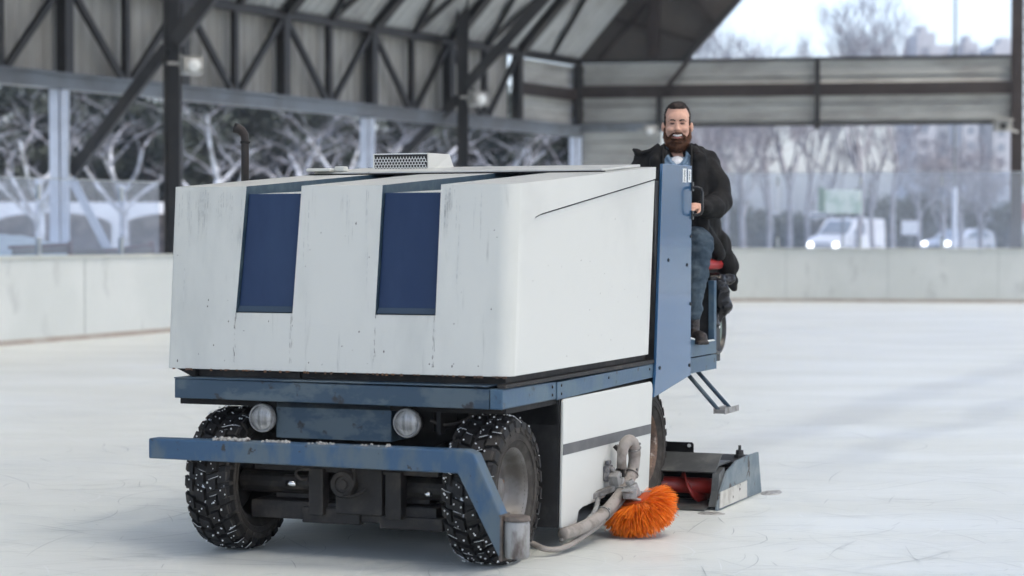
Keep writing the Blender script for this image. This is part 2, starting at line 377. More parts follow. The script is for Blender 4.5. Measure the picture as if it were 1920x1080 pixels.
# sheet bands; open strips added between them to even the light on the ice
o_=5.0; STEP,SOLID=3.1,2.15
while o_<29.5:
    roof_band([(o_,pz(o_)),(o_+SOLID,pz(min(30,o_+SOLID)))]); o_+=STEP
roof_band([(30,13.6),(34.9,8.2)])  # unseen right slope, set low to hold back side light
a0=wl(-46,-.35,ZT+.12); a1=wl(-9,-.35,ZT+.12)
hp('roof_sheet',MB().add([a0,a1,a1+RU*9.5,a0+RU*9.5,a0+Z3*.05,a1+Z3*.05,a1+RU*9.5+Z3*.05,a0+RU*9.5+Z3*.05],[(0,1,2,3),(4,5,6,7),(0,1,5,4),(1,2,6,5),(2,3,7,6),(3,0,4,7)]),roofm)
hp('side_cladding',MB().add([wl(-46,-.25,ZB),wl(-9,-.25,ZB),wl(-9,-.25,ZT),wl(-46,-.25,ZT),wl(-46,-.2,ZB),wl(-9,-.2,ZB),wl(-9,-.2,ZT),wl(-46,-.2,ZT)],[(0,1,2,3),(4,5,6,7),(0,1,5,4),(1,2,6,5),(2,3,7,6),(3,0,4,7)]),clad)
# chords
hp('bottom_chord',MB().beam(wl(-9,0,ZB-.11),wl(TE,0,ZB-.11),.22,.26).beam(wl(-9,.13,ZB+.03),wl(TE,.13,ZB+.03),.06,.05),chordm)
hp('eave_leak_strip',MB().beam(wl(-46,-.12,ZT+.085),wl(TE,-.12,ZT+.085),.42,.02),steel)  # strip added to block the light leak above the cladding
hp('top_chord',MB().beam(wl(-9,0,ZT),wl(TE,0,ZT),.16,.15),steel)
th=MB(); tn=MB(); dg_=MB()
for k in range(-3,7):
    t=T0+k*SP
    th.beam(wl(t,0,ZB+.01),wl(t,0,ZT-.08),.22,.22,upv=N3)
    if k<6:
        tm=t+SP/2
        if k<5 or True:
            tn.beam(wl(tm,0,ZB+.01),wl(tm,0,ZT-.08),.13,.13,upv=N3)
            dg_.beam(wl(t+.12,.02,ZT-.12),wl(tm-.14,.02,ZB+.05),.10,.10,upv=N3)
            dg_.beam(wl(t+SP-.12,.02,ZT-.12),wl(tm+.14,.02,ZB+.05),.10,.10,upv=N3)
# posts of the truss as individual parts
i0=0
for k in range(-3,7):
    t=T0+k*SP; hp('truss_post',MB().beam(wl(t,0,ZB+.01),wl(t,0,ZT-.08),.22,.22,upv=N3),steel)
    if k<5:
        tm=t+SP/2; hp('truss_strut',MB().beam(wl(tm,0,ZB+.01),wl(tm,0,ZT-.08),.13,.13,upv=N3),steel)
        hp('truss_diagonal',MB().beam(wl(t+.12,.02,ZT-.12),wl(tm-.14,.02,ZB+.05),.11,.11,upv=N3),steel)
        hp('truss_diagonal',MB().beam(wl(t+SP-.12,.02,ZT-.12),wl(tm+.14,.02,ZB+.05),.11,.11,upv=N3),steel)
# brown girt on corner siding
hp('girt',MB().beam(wl(T0+5*SP+.1,.0,5.22),wl(TE,.0,5.22),.1,.3),brown)
# rafters and purlins
for k in range(-2,6):
    t=T0+k*SP; a=wl(t,.1,ZT+.08)
    hp('rafter',MB().beam(a,a+RU*9.3,.20,.26,upv=N3),steel)
    if k>=0:
        b=wl(t+SP/2,.1,ZT+.08); hp('roof_brace',MB().beam(b,a+RU*4.6+Vector((0,0,-.05)),.10,.10,upv=N3),steel)
        hp('roof_brace',MB().beam(wl(t-SP/2,.1,ZT+.08),a+RU*4.6+Vector((0,0,-.05)),.10,.10,upv=N3),steel)
for q in (2.2,4.6,7.0):
    p=N3*0+RU*q; hp('purlin',MB().beam(wl(-9,.1,ZT-.02)+p,wl(TE,.1,ZT-.02)+p,.13,.15),steel)
# inner lattice truss running under the roof
q1=N3*2.9+Z3*1.55; q2=N3*2.9+Z3*2.55
lt=MB().beam(wl(3,0,ZT)+q1,wl(TE,0,ZT)+q1,.11,.11).beam(wl(3,0,ZT)+q2,wl(TE,0,ZT)+q2,.11,.11)
t=3.0; s_=0
while t<TE-1:
    lt.beam(wl(t,0,ZT)+(q1 if s_%2 else q2),wl(t+1.0,0,ZT)+(q2 if s_%2 else q1),.07,.07); t+=1.0; s_+=1
hp('lattice_truss',lt,steel)
# white lower posts (outside)
for k in (0,3,6):
    t=T0+k*SP; hp('white_post',MB().box(-.14,.02,-.14,.14,0,ZB-.25).box(.05,.17,-.1,.1,0,ZB-.25),wpost).location+=wl(t-.12,-.05,0)
# big portal columns and their braces
def portal(x,y,wd,ztop,dl,ur):
    hp('portal_column',MB().box(x-wd/2,x-wd/2+.035,y-wd*.5,y+wd*.5,0,ztop).box(x-wd/2+.035,x+wd/2-.035,y-.03,y+.03,0,ztop).box(x+wd/2-.035,x+wd/2,y-wd*.5,y+wd*.5,0,ztop),steel)
    hp('knee_brace',MB().beam((x-wd*.35,y,dl[0]),(dl[1],dl[3],dl[2]),.17,.2),steel)
    hp('portal_arm',MB().beam((x+wd*.2,y,ur[0]),(ur[1],y-.5,ur[2]),.24,.34,upv=(0,1,0)),steel)
portal(-6.03,38,.29,8.6,(4.85,-7.9,2.62,38.3),(4.95,-3.6,7.9))
portal(-1.15,50,.27,9.5,(4.75,-2.75,3.2,50.2),(5.0,2.2,8.6))
hp('outer_brace',MB().beam((-7.95,38.5,2.55),(-7.2,38.5,1.1),.10,.14),wpost)
# end wall
E0=wl(TE); E1=Vector((12.77,54.6,0)); EX=(E1-E0); EL=EX.length; EX.normalize(); EN=Vector((EX.y,-EX.x,0))  # towards camera
def el(s,z,off=0): p=E0+EX*s+EN*off; return Vector((p.x,p.y,z))
ZE=4.42
o=hp('end_siding',corr(el(0,ZE,-.05),Z3,EX,6.07-ZE,EL,.29,.04,EN),sidm,fixn=False); o.modifiers.new('s','SOLIDIFY').thickness=.01
o=hp('lower_siding',corr(el(.1,0,-.08),Z3,EX,ZE-.2,2.1,.29,.04,EN),sidm,fixn=False); o.modifiers.new('s','SOLIDIFY').thickness=.01
hp('girt',MB().beam(el(0,5.3,.1),el(EL,5.3,.1),.12,.32),brown)
hp('sill_beam',MB().beam(el(-.1,ZE-.06,.02),el(2.3,ZE-.06,.02),.2,.22),chordm)
hp('edge_beam',MB().beam(el(2.3,ZE-.02,.02),el(EL,ZE-.02,.02),.1,.07),steel)
hp('edge_beam',MB().beam(el(0,6.1,.02),el(EL,6.1,.02),.12,.08),steel)
for s_,wd,z1 in ((0.0,.14,6.1),(2.15,.15,5.15),(6.25,.13,6.1)):
    hp('wall_post',MB().beam(el(s_,ZE-.15,.12),el(s_,z1,.12),wd,.12,upv=EN),steel)
hp('wall_brace',MB().beam(el(2.9,6.05,.3),el(2.3,5.3,.3),.11,.11,upv=EN),brown)
hp('end_column',MB().beam(el(EL+.12,0,.05),el(EL+.12,10.5,.05),.29,.3,upv=EN),brown)
# gable sheet beside the arch opening
gp=[(-.1,6.15),(1.27,7.78),(2.5,9.3),(5.9,9.4),(4.35,7.75),(3.45,6.72),(2.85,6.15)]
ga=MB(); vs=[el(s_,z,-.02) for s_,z in gp]+[el(s_,z,-.08) for s_,z in gp]; k=len(gp)
ga.add(vs,[tuple(range(k)),tuple(range(k,2*k))[::-1]]+[(i,(i+1)%k,k+(i+1)%k,k+i) for i in range(k)])
hp('gable_sheet',ga,gabm)
for a,b,wd in (((2.0,6.15),(2.0,9.2),.28),((.55,6.15),(2.6,8.6),.12),((3.6,7.0),(2.4,8.6),.14),((1.0,7.2),(3.1,6.6),.1)):
    hp('gable_frame',MB().beam(el(a[0],a[1],.08),el(b[0],b[1],.08),wd,.12,upv=EN),brown)
ar=[(2.78,6.1),(3.42,6.78),(4.3,7.78),(5.9,9.5)]
am=MB()
for a,b in zip(ar[:-1],ar[1:]): am.beam(el(a[0]+.02,a[1],.1),el(b[0]+.02,b[1],.1),.13,.36,upv=EN)
hp('arch_rim',am,steel)
# pale slatted facade beyond the end column
fac=empty('slatted_facade',at(1912,443,60)*1.0); fac.location.z=0
tag(fac,'pale blue slatted wall behind the brown end column at the right edge','wall')
mb=MB()
for i in range(24): mb.box(-.25,6,-.03,.03,.1+i*.36,.1+i*.36+.31)
fo=obj('slat_panel',mb,mat('pale_slats',(.45,.5,.56),.5),fac); obj('band_panel',MB().box(-.25,6,-.06,-.035,1.95,2.45),mat('faded_red_band',(.25,.14,.16),.6),fac)
obj('backing',MB().box(-.2,6,.04,.08,0,8.8),mat('facade_gap',(.18,.2,.23),.7),fac)
# ---- floodlights and camera
fl_b=mat('floodlight_casing',(.30,.30,.28),.45,.2); fl_g=mat('floodlight_glass',(.72,.74,.72),.15,0,spec=.7)
def flood(loc,rz,s,label):
    e=empty('floodlight',loc,rz); tag(e,label,'floodlight',group=None)
    obj('casing',MB().prism([(-.14*s,-.02),(-.17*s,.05),(-.12*s,.24*s),(.1*s,.28*s),(.17*s,.1*s),(.1*s,-.05*s)],'x',-.17*s,.17*s),fl_b,e,bevel=.01)
    obj('lens',MB().lathe([(0,-.185*s),(.09*s,-.18*s),(.11*s,-.16*s)],(0,0,.10*s),'y',20),fl_g,e,smooth=True)
    obj('bracket',MB().beam((-.19*s,.02,.1*s),(-.19*s,.02,.3*s),.03,.03).beam((.19*s,.02,.1*s),(.19*s,.02,.3*s),.03,.03).beam((-.4*s,.05,.14*s),(-.05*s,.05,.14*s),.05,.05),fl_b,e)
flood((-5.62,37.5,4.38),R(25),1.05,'dusty floodlight fixed to the nearer dark column, above the exhaust pipe')
flood((-.80,49.4,4.55),R(35),1.1,'pale floodlight low on the column behind the roof vent')
flood((3.55,54.7,4.10),R(-10),.9,'dim floodlight under the end wall siding, left of the driver')
e=empty('security_camera',(12.35,54.0,4.15)); tag(e,'small grey security camera on the brown end column','camera')
obj('housing',MB().box(-.18,.22,-.3,.1,.0,.26).box(-.22,.26,-.36,.12,.262,.30),fl_b,e,bevel=.02); obj('lens',MB().lathe([(0,-.34),(.08,-.33),(.09,-.30)],(0,0,.12),'y',16),M['blackpl'],e); obj('bracket',MB().beam((.1,.1,.1),(.5,.3,.0),.06,.06),fl_b,e)
# ---- glass shields
def glassmat(name,col,fac_):
    m=bpy.data.materials.new(name); m.use_nodes=True; n=m.node_tree.nodes; l=m.node_tree.links
    out=n['Material Output']; n.remove(n['Principled BSDF'])
    t=n.new('ShaderNodeBsdfTransparent'); t.inputs[0].default_value=(.90,.94,1,1); gl=n.new('ShaderNodeBsdfGlossy'); gl.inputs['Roughness'].default_value=.06; d=n.new('ShaderNodeBsdfDiffuse'); d.inputs[0].default_value=(*col,1)
    tc=n.new('ShaderNodeTexCoord'); nz=n.new('ShaderNodeTexNoise'); nz.inputs['Scale'].default_value=.9; nz.inputs['Detail'].default_value=6; l.new(tc.outputs['Object'],nz.inputs['Vector'])
    r=n.new('ShaderNodeMapRange'); r.inputs['From Min'].default_value=.3; r.inputs['From Max'].default_value=.7; r.inputs['To Min'].default_value=fac_*.75; r.inputs['To Max'].default_value=fac_*1.25; l.new(nz.outputs[0],r.inputs['Value'])
    a=n.new('ShaderNodeMixShader'); l.new(r.outputs[0],a.inputs[0]); l.new(t.outputs[0],a.inputs[1]); l.new(d.outputs[0],a.inputs[2])
    b=n.new('ShaderNodeMixShader'); b.inputs[0].default_value=.07; l.new(a.outputs[0],b.inputs[1]); l.new(gl.outputs[0],b.inputs[2]); l.new(b.outputs[0],out.inputs[0]); return m
gmat=glassmat('sky_sheen_shield',(.55,.62,.72),.16); gedge=mat('shield_clamp',(.36,.40,.42),.5)  # blue diffuse mixed in stands for sky reflected in the panes
def shield(p,q,z0,z1,label,grp):
    p=Vector(p);q=Vector(q); e=empty('glass_shield',(p.x,p.y,z0)); tag(e,label,'glass panel',grp); d=(q-p).normalized(); L=(q-p).length; e.rotation_euler=(0,0,math.atan2(d.y,d.x))
    obj('pane',MB().box(.01,L-.01,-.006,.006,.0,z1-z0),gmat,e); obj('clamp',MB().box(-.03,.03,-.03,.03,-.02,.25),gedge,e); obj('clamp',MB().box(-.03,.03,-.03,.03,z1-z0-.3,z1-z0-.08),gedge,e)
    obj('top_edge',MB().box(.01,L-.01,-.008,.008,z1-z0+.001,z1-z0+.018),gedge,e)
names=['leftmost glass shield pane above the left boards, trunk behind it','glass shield pane above the left boards, behind the white post','glass shield pane above the left boards, last before the dark column']
for i,(a,b) in enumerate(((-40,72),(72,227),(227,299))):
    Ya=30.6+(a/300.)*3.0; Yb=30.6+(b/300.)*3.0
    shield(((a-960)/4000*Ya,Ya),((b-960)/4000*Yb,Yb),1.23,2.34,names[i],'glass shields above the left boards')
names=['glass shield pane above the far boards, directly behind the driver','glass shield pane above the far boards, in front of the white van','glass shield pane above the far boards, in front of the small white sign','glass shield pane above the far boards, in front of the parked car','glass shield pane above the far boards, beside the brown end column']
xs=[4.3,6.1,7.95,9.75,11.55,12.1]
for i in range(5):
    ya=49.25-(xs[i]-4.3)*.15; yb=49.25-(xs[i+1]-4.3)*.15
    shield((xs[i],ya),(xs[i+1],yb),1.23,2.95,names[i],'glass shields above the far boards')
# ---- rail with planks behind left boards
rl=empty('plank_barrier',at(130,475,32.5)); rl.location.z=0
tag(rl,'low dark plank barrier with a red brown top rail behind the left boards','barrier')
def rr(px,py,Y): return at(px,py,Y)-rl.location
redr=mat('red_brown_rail',(.10,.028,.022),.6,0,(.06,.02,.018),3,.4,.7); plk=mat('grey_plank',(.10,.095,.08),.8,0,(.17,.15,.13),2,.4,.7,5,(.3,.3,6))
obj('rail',MB().beam(rr(18,464,31),rr(132,458,32.4),.06,.05),redr,rl)
obj('rail',MB().beam(rr(196,470,33),rr(285,458,34),.06,.04),redr,rl)
obj('plank',MB().beam(rr(24,472,31.1),rr(130,468,32.5),.04,.10),plk,rl); obj('plank',MB().beam(rr(132,472,32.4),rr(285,470,34),.04,.10),plk,rl)
for px,py,Y in ((132,452,32.4),(284,452,34)): obj('post',MB().beam(rr(px,py,Y),rr(px,py+60,Y),.07,.07),redr,rl)
# tarp
tp=MB().ball((0,0,0),(1.1,.5,.36),16); e=remeshed('tarp',tp,mat('pale_blue_tarp',(.42,.52,.60),.6),None,.06,.05,2,1); e.location=at(12,482,33.5); tag(e,'pale blue covered heap at the far left behind the boards','tarp')
# ---- white arcades
arcw=mat('white_render',(.62,.66,.70),.7,0,(.5,.54,.58),1,.4,.7); stone=mat('rubble_stone',(.05,.05,.055),.9,0,(.13,.125,.13),2.6,.4,.6,8,bump=.5,bscale=6)
def arcade(loc,rz,nb,span,pier,zb,zs,ztop,label,cap=0,back=True):
    e=empty('arcade_wall',loc,rz); tag(e,label,'arcade wall')
    for i in range(nb):
        x0=i*span; pts=[(x0,ztop),(x0,zs)]
        nseg=14
        for k in range(nseg+1):
            a=math.pi*(1-k/nseg); pts.append((x0+span/2+(span-pier)/2*math.cos(a),zs+(zb-zs)*math.sin(a)))
        pts+=[(x0+span,zs),(x0+span,ztop)]
        obj('arch',MB().prism(pts,'y',-.15,.15),arcw,e)
    for i in range(nb+1): obj('pier',MB().box(i*span-pier/2,i*span+pier/2,-.17,.17,0,zs-.002),arcw,e)
    if cap: obj('coping',MB().box(-pier*.8,nb*span+pier*.8,-.25,.25,ztop+.003,ztop+.14),arcw,e)
    if back: obj('backing_wall',MB().box(-pier/2,nb*span+pier/2,.5,.8,0,ztop-.35),stone,e)
    return e
arcade((-21.6,70,.0),R(3),5,4.3,.36,2.28,1.85,2.62,'long low white arcade with shallow arches and rubble stone behind, far left')
arcade((15.6,123,.4),R(0),1,4.6,.8,2.2,1.3,2.35,'small white arched gateway behind the white van',1)
e=arcade((11.0,121,.4),R(0),1,1.6,.5,2.0,1.6,2.2,'narrow white doorway wall between the driver and the arched gateway',0)
# ---- trees
def tube_to(mb,a,b,r0,r1,n,bend=.0,rnd=None,seg=3):
    a=Vector(a);b=Vector(b); pts=[];rs=[]; off=Vector((rnd.uniform(-1,1),rnd.uniform(-1,1),rnd.uniform(-1,1)))*bend*(b-a).length
    for i in range(seg+1):
        t=i/seg; pts.append(a.lerp(b,t)+off*math.sin(math.pi*t)); rs.append(r0+(r1-r0)*t)
    mb.tube(pts,rs,n,False)
def bare_tree(loc,h,sp,r,seed,bark,twig,label,grp,plane=False,levels=4,fork=.28):
    rnd=random.Random(seed); e=empty('bare_tree',loc); tag(e,label,'tree',grp)
    tk=MB(); cr=MB()
    def grow(p,d,L,rad,lv):
        q=p+d*L
        tube_to(tk if lv<=1 else cr,p,q,max(rad,.0095),max(rad*.62,.0065),7 if lv==0 else (5 if lv<3 else 3),.07,rnd,4 if lv<2 else 2)
        if lv>=levels: return
        nch=(rnd.randint(4,6) if lv==0 else rnd.randint(3,5)) if not plane else (rnd.randint(5,7) if lv==0 else rnd.randint(2,3))
        for i in range(nch):
            az=2*math.pi*(i+rnd.random()*.7)/nch; up=rnd.uniform(.25,1.0) if lv==0 else rnd.uniform(-.1,.8)
            t=rnd.uniform(.55,1.0) if lv>0 else rnd.uniform(.62 if plane else .45,1.0)
            side=Vector((math.cos(az),math.sin(az),0)); nd=(d*(.55 if plane else .8)+side*sp*rnd.uniform(.6,1.2)+Vector((0,0,up*.5))).normalized()
            grow(p+(q-p)*t,nd,L*rnd.uniform(.48,.78)*(1.0 if lv else (.85 if not plane else .95)),rad*.62*rnd.uniform(.6,.85),lv+1)
    grow(Vector((0,0,-.1)),Vector((rnd.uniform(-.04,.04),0,1)).normalized(),h*fork*1.7,r,0)
    obj('trunk',tk,bark,e,smooth=True,fixn=False); obj('crown',cr,twig,e,fixn=False)
    return e
barkw=mat('pale_plane_bark',(.42,.46,.52),.8,0,(.18,.19,.20),2.5,.4,.62); twigw=mat('pale_twigs',(.22,.24,.28),.85,0,(.07,.07,.078),3,.4,.6)
barkb=mat('haze_grey_bark',(.20,.20,.22),.9,0,(.32,.33,.36),3,.4,.6); twigb=mat('haze_pale_twigs',(.19,.205,.24),.9,0,(.28,.27,.29),1.5,.4,.6)  # bark and twigs paled and blued to stand for distance haze
PL=[(65,58,'pale plane tree with pollarded limbs, leftmost behind the arcade'),(-70,60,'pale plane tree cut off by the left edge of the photo'),(402,60,'pale plane tree right of the nearer dark column, behind the exhaust pipe'),(560,66,'pale plane tree between the exhaust pipe and the white post'),(640,61,'pale leaning plane tree just left of the middle white post'),(790,64,'pale plane tree between the middle white post and the far dark column'),(925,60,'white limbed plane tree right of the far dark column'),(225,64,'pale plane tree behind the diagonal knee brace'),(1010,66,'pale plane tree beside the corner siding')]
for i,(px,Y,lb) in enumerate(PL):
    p=at(px,443,Y); bare_tree((p.x,p.y,0),5.8,.95,.165,20+i,barkw,twigw,lb,'pale plane trees behind the left side',plane=True,levels=4,fork=.32)
HZ=[(1360,100,10.5,'faint bare tree far behind the driver'),(1480,84,9.0,'bare tree just left of the arched gateway'),(1560,104,10.5,'faint tall bare tree behind the board on a pole'),(1640,94,10.2,'bare tree right of the tallest one, above the van roof'),(1800,96,5.8,'small bare tree right of the lamp post'),(1300,84,7.5,'bare tree directly behind the head of the driver'),(1395,74,8.2,'hazy bare tree directly right of the driver'),(1440,92,11.0,'tall hazy bare tree left of the board on a pole'),(1600,80,11.2,'tallest hazy bare tree above the white van'),(1520,96,9.5,'hazy bare tree behind the arched gateway'),(1675,88,10.6,'slim hazy bare tree beside the small white sign'),(1720,98,7.5,'low hazy bare tree behind the small white sign'),(1840,90,5.6,'small hazy bare tree near the brown end column'),(1330,90,9.5,'hazy bare tree behind the driver and under the arch'),(1765,104,7.0,'faint bare tree behind the parked car')]
for i,(px,Y,h,lb) in enumerate(HZ):
    p=at(px,443,Y); bare_tree((p.x,p.y,.35),h,.42 if h>8.5 else .7,.13,60+i,barkb,twigb,lb,'hazy bare trees outside the far end',levels=5,fork=.26)
# evergreens
evg=[mat('dark_evergreen',(.010,.018,.013),.9,0,(.028,.038,.028),3,.4,.65),mat('brown_bush',(.035,.03,.028),.95,0,(.07,.06,.055),3,.4,.65)]
def evergreen(loc,wd,h,seed,label,grp,m,dens=5200):
    rnd=random.Random(seed); e=empty('evergreen_tree',loc); tag(e,label,'tree',grp)
    cl=[(Vector((rnd.uniform(-.5,.5)*wd,rnd.uniform(-.3,.3)*wd,h*rnd.uniform(.18,.92))),rnd.uniform(.10,.22)*wd) for _ in range(34)]
    mb=MB(); vs=[];fs=[]
    for i in range(dens):
        c,r=rnd.choice(cl); d=Vector((rnd.gauss(0,1),rnd.gauss(0,1),rnd.gauss(0,1))).normalized(); p=c+d*r*rnd.uniform(.6,1.05)
        s_=rnd.uniform(.08,.22); a=Vector((rnd.gauss(0,1),rnd.gauss(0,1),rnd.gauss(0,.6))).normalized()*s_; b=a.cross(d); b=b.normalized()*s_*.6 if b.length>1e-6 else Vector((0,0,s_))
        k=len(vs); vs+=[p-a,p+b,p+a,p-b]; fs.append((k,k+1,k+2,k+3))
    mb.add(vs,fs); obj('crown',mb,m,e,fixn=False)
    tk=MB().tube([(0,0,-.1),(.1,0,h*.4),(0,0,h*.8)],[.18,.13,.05],8); 
    for c,r in cl[:12]: tk.tube([(0,0,c.z*.6),c],[.06,.02],5)
    obj('trunk',tk,mat('dark_bark',(.05,.04,.035),.9) if 'dark_bark' not in bpy.data.materials else bpy.data.materials['dark_bark'],e)
pos=['far left, behind the first plane tree','behind the left white post','behind the knee brace','behind the nearer dark column','behind the exhaust pipe','left of the middle white post','behind the roof vent','behind the far dark column','right of the far dark column','beside the corner siding']
for i in range(10):
    px=-60+i*124; Y=84+(i%3)*3; p=at(px,443,Y); evergreen((p.x,p.y,.3),5.6,9.2-i*.27+.5*math.sin(i*2.1),200+i,'dark evergreen tree '+pos[i],'dark evergreens behind the left side',evg[0],11000)
p=at(285,443,80); evergreen((p.x,p.y,.3),3.8,8.6,260,'narrow dark evergreen tree just left of the nearer dark column','dark evergreens behind the left side',evg[0],8000)
for i,px in enumerate((-190,-320,-460)):
    p=at(px,443,86); evergreen((p.x,p.y,.3),5.6,8.6,280+i,'dark evergreen tree beyond the far left end of the arcade','dark evergreens behind the left side',evg[0],6000)
low=[(-20,'leftmost'),(160,'below the knee brace'),(340,'behind the nearer dark column'),(520,'behind the tank top'),(760,'behind the roof vent'),(960,'near the corner siding')]
for i,(px,nm) in enumerate(low):
    p=at(px,443,80); evergreen((p.x,p.y,.2),4.2,2.6,300+i,'low brown bush '+nm,'brown bushes at the foot of the evergreens',evg[1],4500)
for i,(px,w_,h,nm) in enumerate([(1330,3.6,3.0,'dark bush behind the driver'),(1430,3.2,2.3,'dark bush left of the arched gateway'),(1660,4.5,3.4,'dark hedge tree right of the white van'),(1740,4.5,3.2,'dark hedge tree behind the parked car'),(1850,4.5,2.7,'dark hedge tree near the brown end column')]):
    p=at(px,443,118+i); evergreen((p.x,p.y,.35),w_*1.2,h,400+i,nm,'dark bushes beyond the parking',evg[0],4500)
# ---- vehicles outside
cw=mat('white_car_paint',(.72,.74,.76),.3,0,coat=.4); csil=mat('silver_car_paint',(.45,.48,.52),.3,.3,coat=.4); cg=mat('car_glass',(.16,.20,.25),.1,0,spec=.8); tyr=mat('car_tyre',(.02,.02,.02),.7)
hl=mat('lit_headlight',(1,1,1),.3,0,emit=(1,.97,.9),es=3.2)
def car(name,loc,rz,prof,wins,wd,m,label,cat,ns,lights=True):
    e=empty(name,loc,rz); tag(e,label,cat)
    b=MB().prism(prof,'x',-wd/2,wd/2); bo=obj('body',b,m,e,bevel=.07)
    for nm,mbx in wins: obj(nm,mbx,cg,e)
    for sx in (-1,1):
        if lights: obj('headlight',MB().ball((sx*(wd/2-.22),prof[0][0]-.01,.72),(.15,.07,.10),12),hl,e,smooth=True)
        for y in ns: obj('wheel',MB().lathe([(0,-.1),(.31,-.1),(.33,-.05),(.33,.05),(.31,.1),(0,.1)],(sx*(wd/2-.07),y,.33),'x',20),tyr,e)
    obj('grille',MB().box(-.4,.4,prof[0][0]-.012,prof[0][0]+.02,.45,.6),tyr,e)
    return e
# van, front towards the camera
vp=[(-2.1,.3),(-2.12,.85),(-1.95,1.02),(-1.2,1.18),(-.45,1.82),(0,1.9),(2.0,1.88),(2.1,1.5),(2.12,.3)]
ws=MB().add([(-.72,-1.19,1.22),(.72,-1.19,1.22),(.62,-.53,1.78),(-.62,-.53,1.78),(-.72,-1.22,1.22),(.72,-1.22,1.22),(.62,-.56,1.80),(-.62,-.56,1.80)],[(0,1,2,3),(4,5,6,7),(0,1,5,4),(1,2,6,5),(2,3,7,6),(3,0,4,7)])
sw=lambda sx,wd,pts: MB().prism(pts,'x',sx*(wd/2-.01),sx*(wd/2+.012))
van=car('parked_van',(15.05,96,.4),R(-38),vp,[('windscreen',ws),('side_window',sw(1,1.72,[(-.95,1.2),(-.42,1.68),(.15,1.7),(.15,1.2)])),('side_window',sw(-1,1.72,[(-.95,1.2),(-.42,1.68),(.15,1.7),(.15,1.2)]))],1.72,cw,'white van with lit headlights parked in front of the arched gateway','van',(-1.35,1.4))
cp=[(-2.2,.3),(-2.22,.7),(-1.9,.86),(-1.0,.98),(-.2,1.42),(.9,1.46),(1.9,1.3),(2.15,.95),(2.2,.3)]
ws2=MB().add([(-.7,-.97,1.0),(.7,-.97,1.0),(.58,-.24,1.40),(-.58,-.24,1.40),(-.7,-1.0,1.02),(.7,-1.0,1.02),(.58,-.27,1.42),(-.58,-.27,1.42)],[(0,1,2,3),(4,5,6,7),(0,1,5,4),(1,2,6,5),(2,3,7,6),(3,0,4,7)])
car('parked_car',(22.4,107,.42),R(-42),cp,[('windscreen',ws2),('side_window',sw(1,1.74,[(-.8,1.0),(-.15,1.34),(.95,1.38),(1.5,1.2),(1.5,1.0)])),('side_window',sw(-1,1.74,[(-.8,1.0),(-.15,1.34),(.95,1.38),(1.5,1.2),(1.5,1.0)]))],1.74,csil,'silver car with lit headlights standing right of the small white sign','car',(-1.4,1.4))
# ---- signs and poles outside
polem=mat('grey_pole',(.16,.18,.18),.5,.3); plw=mat('white_pole',(.62,.66,.70),.5)
p=at(1580,465,72); e=empty('signboard',(p.x,p.y,.3)); tag(e,'green edged pale signboard on a thin dark pole above the van','sign')
obj('pole',MB().tube([(0,0,0),(0,0,2.0)],.045,8),polem,e); obj('board',MB().box(-.62,.62,-.04,.04,1.95,2.75),mat('pale_green_board',(.50,.58,.52),.5,0,(.30,.42,.33),2.5,.45,.6),e,bevel=.02); obj('rim',MB().box(-.82,-.63,-.05,.05,2.0,2.85),mat('green_rim',(.08,.17,.11),.6),e)
p=at(1706,465,90); e=empty('small_sign',(p.x,p.y,.4)); tag(e,'small blank white sign on a post right of the white van','sign')
obj('post',MB().tube([(0,0,0),(0,0,1.2)],.05,8),polem,e); obj('board',MB().box(-.36,.36,-.03,.03,1.15,1.75),plw,e,bevel=.02)
p=at(1789,465,84); e=empty('lamp_post',(p.x,p.y,.4)); tag(e,'white based lamp post rising in front of the parked car','lamp post')
obj('post',MB().tube([(0,0,0),(0,0,3.0)],.11,10),plw,e); obj('pole',MB().tube([(0,0,3.0),(0,0,11.5)],.05,8),polem,e); obj('lamp_arm',MB().tube([(0,0,11.5),(.5,0,11.8),(1.2,0,11.9)],.04,8),polem,e); obj('lamp_head',MB().ball((1.5,0,11.86),(.4,.14,.08)),polem,e)
# ---- distant blocks
fb=mat('distant_block',(.30,.31,.33),.9); fw=mat('distant_window',(.10,.12,.15),.4)
def block(px0,px1,py,Y,label):
    a=at(px0,py,Y); b=at(px1,py,Y); e=empty('tower_block',((a.x+b.x)/2,Y,0)); tag(e,label,'building','distant tower blocks'); wd=(b.x-a.x)
    obj('wall',MB().box(-wd/2,wd/2,0,14,0,a.z).box(-wd*.2,wd*.15,2,8,a.z,a.z+1.6),fb,e); f=MB()
    for i in range(int(a.z/3)):
        for j in range(max(1,int(wd/3))): f.box(-wd/2+.8+j*3,-wd/2+2.3+j*3,-.06,-.01,1+i*3,2.6+i*3)
    tag(obj('window',f,fw,e),kind='stuff')
for a in ((1718,1752,62,420,'pale tower block just left of the lamp post, tallest of its group'),(1700,1835,98,450,'wide pale block behind the lamp post'),(1805,1832,80,430,'narrow pale tower right of the lamp post'),(1862,1915,84,440,'pale block beside the brown end column')): block(*a)
